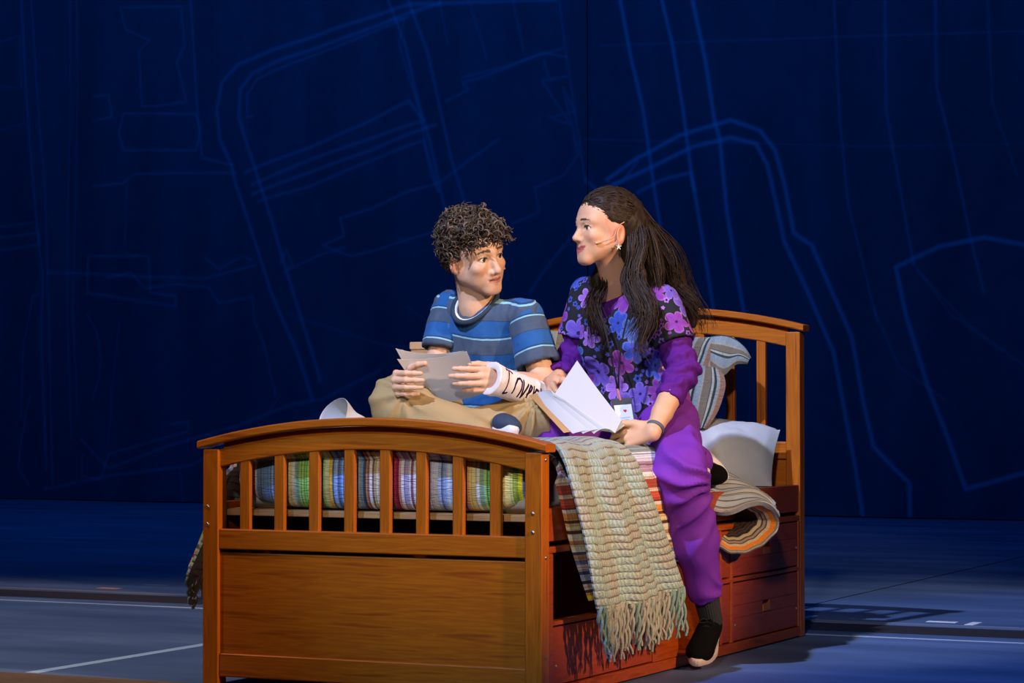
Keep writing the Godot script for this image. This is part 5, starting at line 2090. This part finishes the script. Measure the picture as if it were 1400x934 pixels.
func woman_hair(who: Node, ho: Vector3, ax: Basis, s: float) -> void:
	var P := func(v: Vector3) -> Vector3: return ho + ax * (v * s)
	var r := RandomNumberGenerator.new()
	r.seed = 41
	var mb := MB.new()
	mb.col = Color(0.022, 0.014, 0.010)
	var f := Field.new()
	# scalp hair drawn back from the face
	f.ell(P.call(Vector3(0, 0.046, -0.020)), ax, Vector3(0.082, 0.088, 0.100) * s, 0.02)
	f.ell(P.call(Vector3(0, 0.01, -0.075)), ax, Vector3(0.074, 0.085, 0.055) * s, 0.03)
	f.carve_ell(P.call(Vector3(0, -0.016, 0.096)), ax, Vector3(0.073, 0.090, 0.060) * s, 0.008)
	f.carve_ell(P.call(Vector3(0.082, -0.05, 0.012)), ax, Vector3(0.03, 0.062, 0.036) * s, 0.008)
	f.chain([P.call(Vector3(0, 0.0, -0.085)), px(890, 365, 7.92), px(900, 410, 7.90), px(898, 450, 7.84)], [0.058 * s, 0.04, 0.024, 0.008], 0.03)
	f.chain([P.call(Vector3(0.02, 0.0, -0.06)), px(872, 375, 7.80), px(882, 425, 7.72), px(878, 470, 7.69)], [0.046 * s, 0.022, 0.012, 0.005], 0.03)
	f.chain([P.call(Vector3(0, 0.0, -0.09)), px(915, 375, 7.93), px(940, 415, 7.93), px(948, 445, 7.92)], [0.05 * s, 0.034, 0.024, 0.008], 0.03)
	f.chain([P.call(Vector3(-0.05, -0.03, -0.03)), px(816, 385, 7.86), px(812, 425, 7.80), px(810, 455, 7.77)], [0.02, 0.016, 0.014, 0.005], 0.02)
	net(f, 0.006, mb, null, null, folds(6, 0.006, Vector3(18, 10, 18)))
	# strands over the skull, from the hairline to the gathering at the back
	for k in 380:
		var u := r.randf_range(-1.0, 1.0)
		var st := Vector3(sin(u * 1.5) * 0.074, 0.092 - 0.078 * u * u, 0.078 - 0.048 * u * u)
		st += Vector3(r.randf_range(-0.004, 0.004), r.randf_range(-0.008, 0.004), 0.006 - 0.05 * pow(r.randf(), 2.0))
		var en := Vector3(r.randf_range(-0.03, 0.05), r.randf_range(-0.01, 0.04), -0.115)
		var path := PackedVector3Array()
		var rr := PackedFloat32Array()
		var ph := r.randf() * TAU
		for i in 13:
			var t := i / 12.0
			var v := st.lerp(en, t)
			var q := (v - Vector3(0, 0.046, -0.020)) / Vector3(0.083, 0.089, 0.101)
			q = q.normalized() * (1.0 + 0.035 * sin(t * PI) * r.randf_range(0.3, 1.0))
			var w := Vector3(0, 0.046, -0.020) + q * Vector3(0.083, 0.089, 0.101)
			path.append(P.call(w + Vector3(0, 0.0015, 0) * sin(t * 9.0 + ph)))
			rr.append(0.0021 * (0.25 + 0.75 * sin(minf(t * 1.6, 1.0) * PI * 0.6)))
		mb.col = Color(0.020, 0.012, 0.008).lerp(Color(0.068, 0.040, 0.027), pow(r.randf(), 2.4))
		mb.tube(path, rr, 5, 0.5)
	# long waves down the back and over both shoulders
	var guides := [
		[[P.call(Vector3(0.03, 0.05, -0.09)), px(878, 330, 7.75), px(872, 378, 7.72), px(884, 425, 7.66), px(876, 465, 7.64), px(884, 492, 7.64)], 42, 0.014],
		[[P.call(Vector3(0.02, 0.06, -0.1)), px(892, 335, 7.80), px(895, 385, 7.78), px(902, 425, 7.76), px(896, 455, 7.71)], 42, 0.016],
		[[P.call(Vector3(0.0, 0.06, -0.11)), px(905, 340, 7.88), px(918, 385, 7.88), px(940, 415, 7.88), px(950, 450, 7.90)], 70, 0.02],
		[[P.call(Vector3(0.05, 0.02, -0.06)), px(862, 345, 7.74), px(858, 390, 7.74), px(868, 430, 7.68), px(858, 462, 7.65)], 22, 0.010],
		[[P.call(Vector3(-0.05, -0.03, -0.02)), px(818, 378, 7.86), px(812, 410, 7.80), px(806, 440, 7.77), px(812, 478, 7.76)], 36, 0.009],
		[[P.call(Vector3(-0.05, -0.03, -0.02)), px(826, 380, 7.84), px(820, 410, 7.79), px(824, 450, 7.75), px(818, 490, 7.74)], 10, 0.008],
		[[P.call(Vector3(0.0, 0.05, -0.11)), px(912, 330, 7.92), px(935, 380, 7.95), px(955, 425, 7.96), px(962, 455, 7.95)], 14, 0.022]]
	for g in guides:
		var base: Array = g[0]
		var gp := r.randf() * TAU
		for k in int(g[1] * 2.3):
			var off := Vector3(r.randf_range(-1, 1), r.randf_range(-1, 1), r.randf_range(-1, 1)) * float(g[2])
			var pts := []
			for i in base.size():
				var grow := 0.9 if i == 0 else 1.0 + 0.15 * i
				pts.append(base[i] + off * grow + Vector3(r.randf_range(-1, 1), r.randf_range(-1, 1), r.randf_range(-1, 1)) * 0.004)
			var cut := r.randf_range(0.78, 1.0)
			var sp := spline(pts, 22)
			var path := PackedVector3Array()
			var rr := PackedFloat32Array()
			var ph := r.randf() * TAU
			var amp := r.randf_range(0.004, 0.011)
			for i in 22:
				var t := i / 21.0
				if t > cut: break
				path.append(sp[i] + (cam_right * sin(t * 15.0 + ph) - cam_forward * cos(t * 13.0 + ph)) * amp * 0.5 * smoothstep(0.1, 0.6, t) + (cam_right * sin(t * 12.0 + gp + off.x * 40.0) - cam_forward * cos(t * 12.0 + gp)) * 0.0095 * smoothstep(0.12, 0.5, t))
				rr.append(0.0018 * (1.0 - 0.75 * pow(t / cut, 2.0)))
			mb.col = Color(0.018, 0.011, 0.008).lerp(Color(0.060, 0.036, 0.025), pow(r.randf(), 2.6))
			mb.tube(path, rr, 5, 0.5)
	part("hair", mb, M.hair, who, "long wavy dark brown hair, half tied back")
# ---------------------------------------------------------------- papers, badge, box
func bent_page(tl: Vector3, tr: Vector3, br: Vector3, bl: Vector3, bow: Vector3, n := 14) -> Array:
	var pts := []
	for i in n:
		var v := i / float(n - 1)
		var row := PackedVector3Array()
		for j in n:
			var u := j / float(n - 1)
			row.append(tl.lerp(tr, u).lerp(bl.lerp(br, u), v) + bow * (4.0 * u * (1.0 - u)))
		pts.append(row)
	return pts

func make_small_things() -> void:
	M.paper = mat(Color(0.74, 0.755, 0.785), 0.85, 0.2)
	M.paper.backlight_enabled = true
	M.paper.backlight = Color(0.12, 0.11, 0.1)
	var B := -cam_forward
	# loose pages in the young man's hands
	var st := thing("script_pages", "sheaf of white pages held up in both hands by the curly-haired person", "papers")
	for k in 4:
		var o := [[543, 491, 638, 480, 661, 538, 583, 550], [541, 479, 631, 480, 655, 537, 580, 548], [546, 483, 628, 482, 652, 536, 581, 547], [549, 486, 634, 479.5, 657, 537, 584, 549]][k] as Array
		var dd := k * 0.0035
		var pts := bent_page(px(o[0], o[1], 7.645 + dd), px(o[2], o[3], 7.63 + dd), px(o[4], o[5], 7.705 + dd), px(o[6], o[7], 7.72 + dd), -B * 0.018 - Vector3(0, 0.010, 0))
		# the free top corner lifts
		for i in 14:
			for j in 14:
				var lift := pow(1.0 - j / 13.0, 3.0) * pow(1.0 - i / 13.0, 2.0)
				pts[i][j] += Vector3(0, 0.006, 0) * lift * k + B * 0.012 * lift
		var mb := MB.new()
		mb.sheet(pts, 0.0006)
		part("page", mb, M.paper, st)
	# open script on the woman's lap
	var bk := thing("open_script", "open script of white pages on the lap of the person in purple", "papers")
	var a := px(757, 541, 7.615)
	var b := px(841, 592, 7.52)
	var lower := [[724, 541, 7.66, 771, 592, 7.56], [730, 539, 7.655, 783, 593, 7.55], [737, 538, 7.65, 797, 593, 7.545], [745, 538, 7.642, 812, 593, 7.54]]
	for k in lower.size():
		var l: Array = lower[k]
		var off := B * (0.004 * k)
		var mb := MB.new()
		mb.sheet(bent_page(px(l[0], l[1], l[2]) + off, a + off, b + off, px(l[3], l[4], l[5]) + off, Vector3(0, 0.008 + 0.002 * k, 0) + B * 0.004), 0.0012)
		part("cover" if k == 0 else "page", mb, M.paper if k > 0 else mat(Color(0.72, 0.55, 0.36), 0.8), bk)
	for k in 3:
		var mb := MB.new()
		var off := -B * (0.003 * k)
		var c := px(789 + k * 2.5, 493 + k * 5, 7.63)
		var d := px(850 + k * 2, 574 + k * 4, 7.535)
		mb.sheet(bent_page(c + off, d + off, b + off, a + off, B * 0.006 - Vector3(0, 0.004, 0)), 0.0008)
		part("page", mb, M.paper, bk)
	# name badge on a lanyard
	var bd := thing("name_badge", "white name badge with pink heart hanging from a dark lanyard over floral top", "badge")
	var holder := [px(835, 546, 7.735), px(863, 544, 7.735), px(870, 586, 7.70), px(845, 590, 7.70)]
	var mb := MB.new()
	mb.sheet(bent_page(holder[0], holder[1], holder[2], holder[3], Vector3.ZERO, 4), 0.003)
	part("holder", mb, mat(Color(0.16, 0.18, 0.22), 0.5), bd)
	var card := Image.create(64, 96, false, Image.FORMAT_RGB8)
	card.fill(Color(0.84, 0.86, 0.9))
	card.fill_rect(Rect2i(12, 50, 40, 3), Color(0.6, 0.65, 0.72))
	card.fill_rect(Rect2i(16, 58, 30, 3), Color(0.62, 0.66, 0.74))
	card.fill_rect(Rect2i(30, 78, 28, 14), Color(0.45, 0.56, 0.76))
	var cm := mat(Color.WHITE, 0.5)
	cm.albedo_texture = img_tex(card)
	mb = MB.new()
	var cp := []
	var cuv := []
	for i in 4:
		var row := PackedVector3Array()
		var ru := PackedVector2Array()
		for j in 4:
			var u := j / 3.0
			var v := i / 3.0
			row.append(holder[0].lerp(holder[1], lerpf(0.08, 0.94, u)).lerp(holder[3].lerp(holder[2], lerpf(0.08, 0.94, u)), lerpf(0.2, 0.97, v)) + B * 0.003)
			ru.append(Vector2(u, v))
		cp.append(row)
		cuv.append(ru)
	mb.sheet(cp, 0.001, cuv)
	part("card", mb, cm, bd)
	mb = MB.new()
	var hx: Vector3 = (holder[1] - holder[0]).normalized()
	var hy: Vector3 = (holder[0] - holder[3]).normalized()
	var hc: Vector3 = cp[0][1].lerp(cp[1][2], 0.75) + B * 0.0015
	var first := mb.vert(hc, B)
	for i in 25:
		var t := TAU * i / 24.0
		mb.vert(hc + (hx * (16.0 * pow(sin(t), 3.0)) + hy * (13.0 * cos(t) - 5.0 * cos(2 * t) - 2.0 * cos(3 * t) - cos(4 * t))) * 0.00034, B)
	for i in 24: mb.tri(first, first + 1 + i, first + 2 + i)
	part("heart", mb, mat(Color(0.85, 0.1, 0.35), 0.6), bd, "pink heart")
	for side in 2:
		mb = MB.new()
		var path := spline([px(818, 402, 7.84), px(822, 430, 7.76), px(832, 470, 7.70), px(840, 510, 7.705), px(845, 534, 7.73)] if side == 0 else [px(868, 405, 7.80), px(858, 435, 7.715), px(850, 470, 7.69), px(846, 510, 7.70), px(846, 534, 7.73)], 30)
		var rr := PackedFloat32Array()
		for i in 30: rr.append(0.003)
		mb.tube(path, rr, 5, 0.4)
		part("lanyard_cord", mb, mat(Color(0.1, 0.1, 0.13), 0.8), bd)
	mb = MB.new()
	mb.tube(spline([px(844, 532, 7.728), px(846, 540, 7.73), px(848, 547, 7.733)], 6), PackedFloat32Array([0.004, 0.005, 0.004, 0.004, 0.005, 0.004]), 6)
	part("clip", mb, mat(Color(0.75, 0.5, 0.55), 0.4), bd)
	# cardboard box behind the young man
	var cb := thing("cardboard_box", "tan cardboard box standing on the bed behind the curly-haired person", "box")
	var kraft := mat(Color(0.72, 0.56, 0.40), 0.85)
	var bp := px(574, 475, 8.3)
	bxpart("carton", Vector3(bp.x - 0.008, 0.680, bp.z - 0.14), Vector3(bp.x + 0.12, 0.965, bp.z + 0.05), kraft, cb, 0.003)
	bxpart("lid", Vector3(bp.x - 0.011, 0.965, bp.z - 0.143), Vector3(bp.x + 0.123, 0.99, bp.z + 0.053), mat(Color(0.78, 0.64, 0.5), 0.85), cb, 0.003)
	# curled sheet lying on the quilt by the footboard
	var cu := thing("curled_paper", "curled sheet of white paper lying on the quilt just behind the footboard arch", "paper")
	var pts := []
	var apex := px(512, 585, 7.50)
	var rc := px(456, 570, 7.42)
	var axd := (rc - apex).normalized()
	var e1 := (Vector3.UP - axd * axd.y).normalized()
	var e2 := axd.cross(e1)
	for i in 30:
		var t := lerpf(-2.2, 2.4, i / 29.0)
		var row := PackedVector3Array()
		for j in 12:
			var v := lerpf(0.12, 1.0, j / 11.0)
			var rad := 0.058 * v * (1.0 + 0.08 * sin(t * 2.0)) + 0.004 * sin(v * 9.0 + t * 3.0)
			row.append(apex.lerp(rc, v * (1.0 - 0.12 * cos(t + 0.5))) + (e1 * cos(t) + e2 * sin(t)) * rad)
		pts.append(row)
	mb = MB.new()
	mb.sheet(pts, 0.0008)
	part("sheet", mb, M.paper, cu)
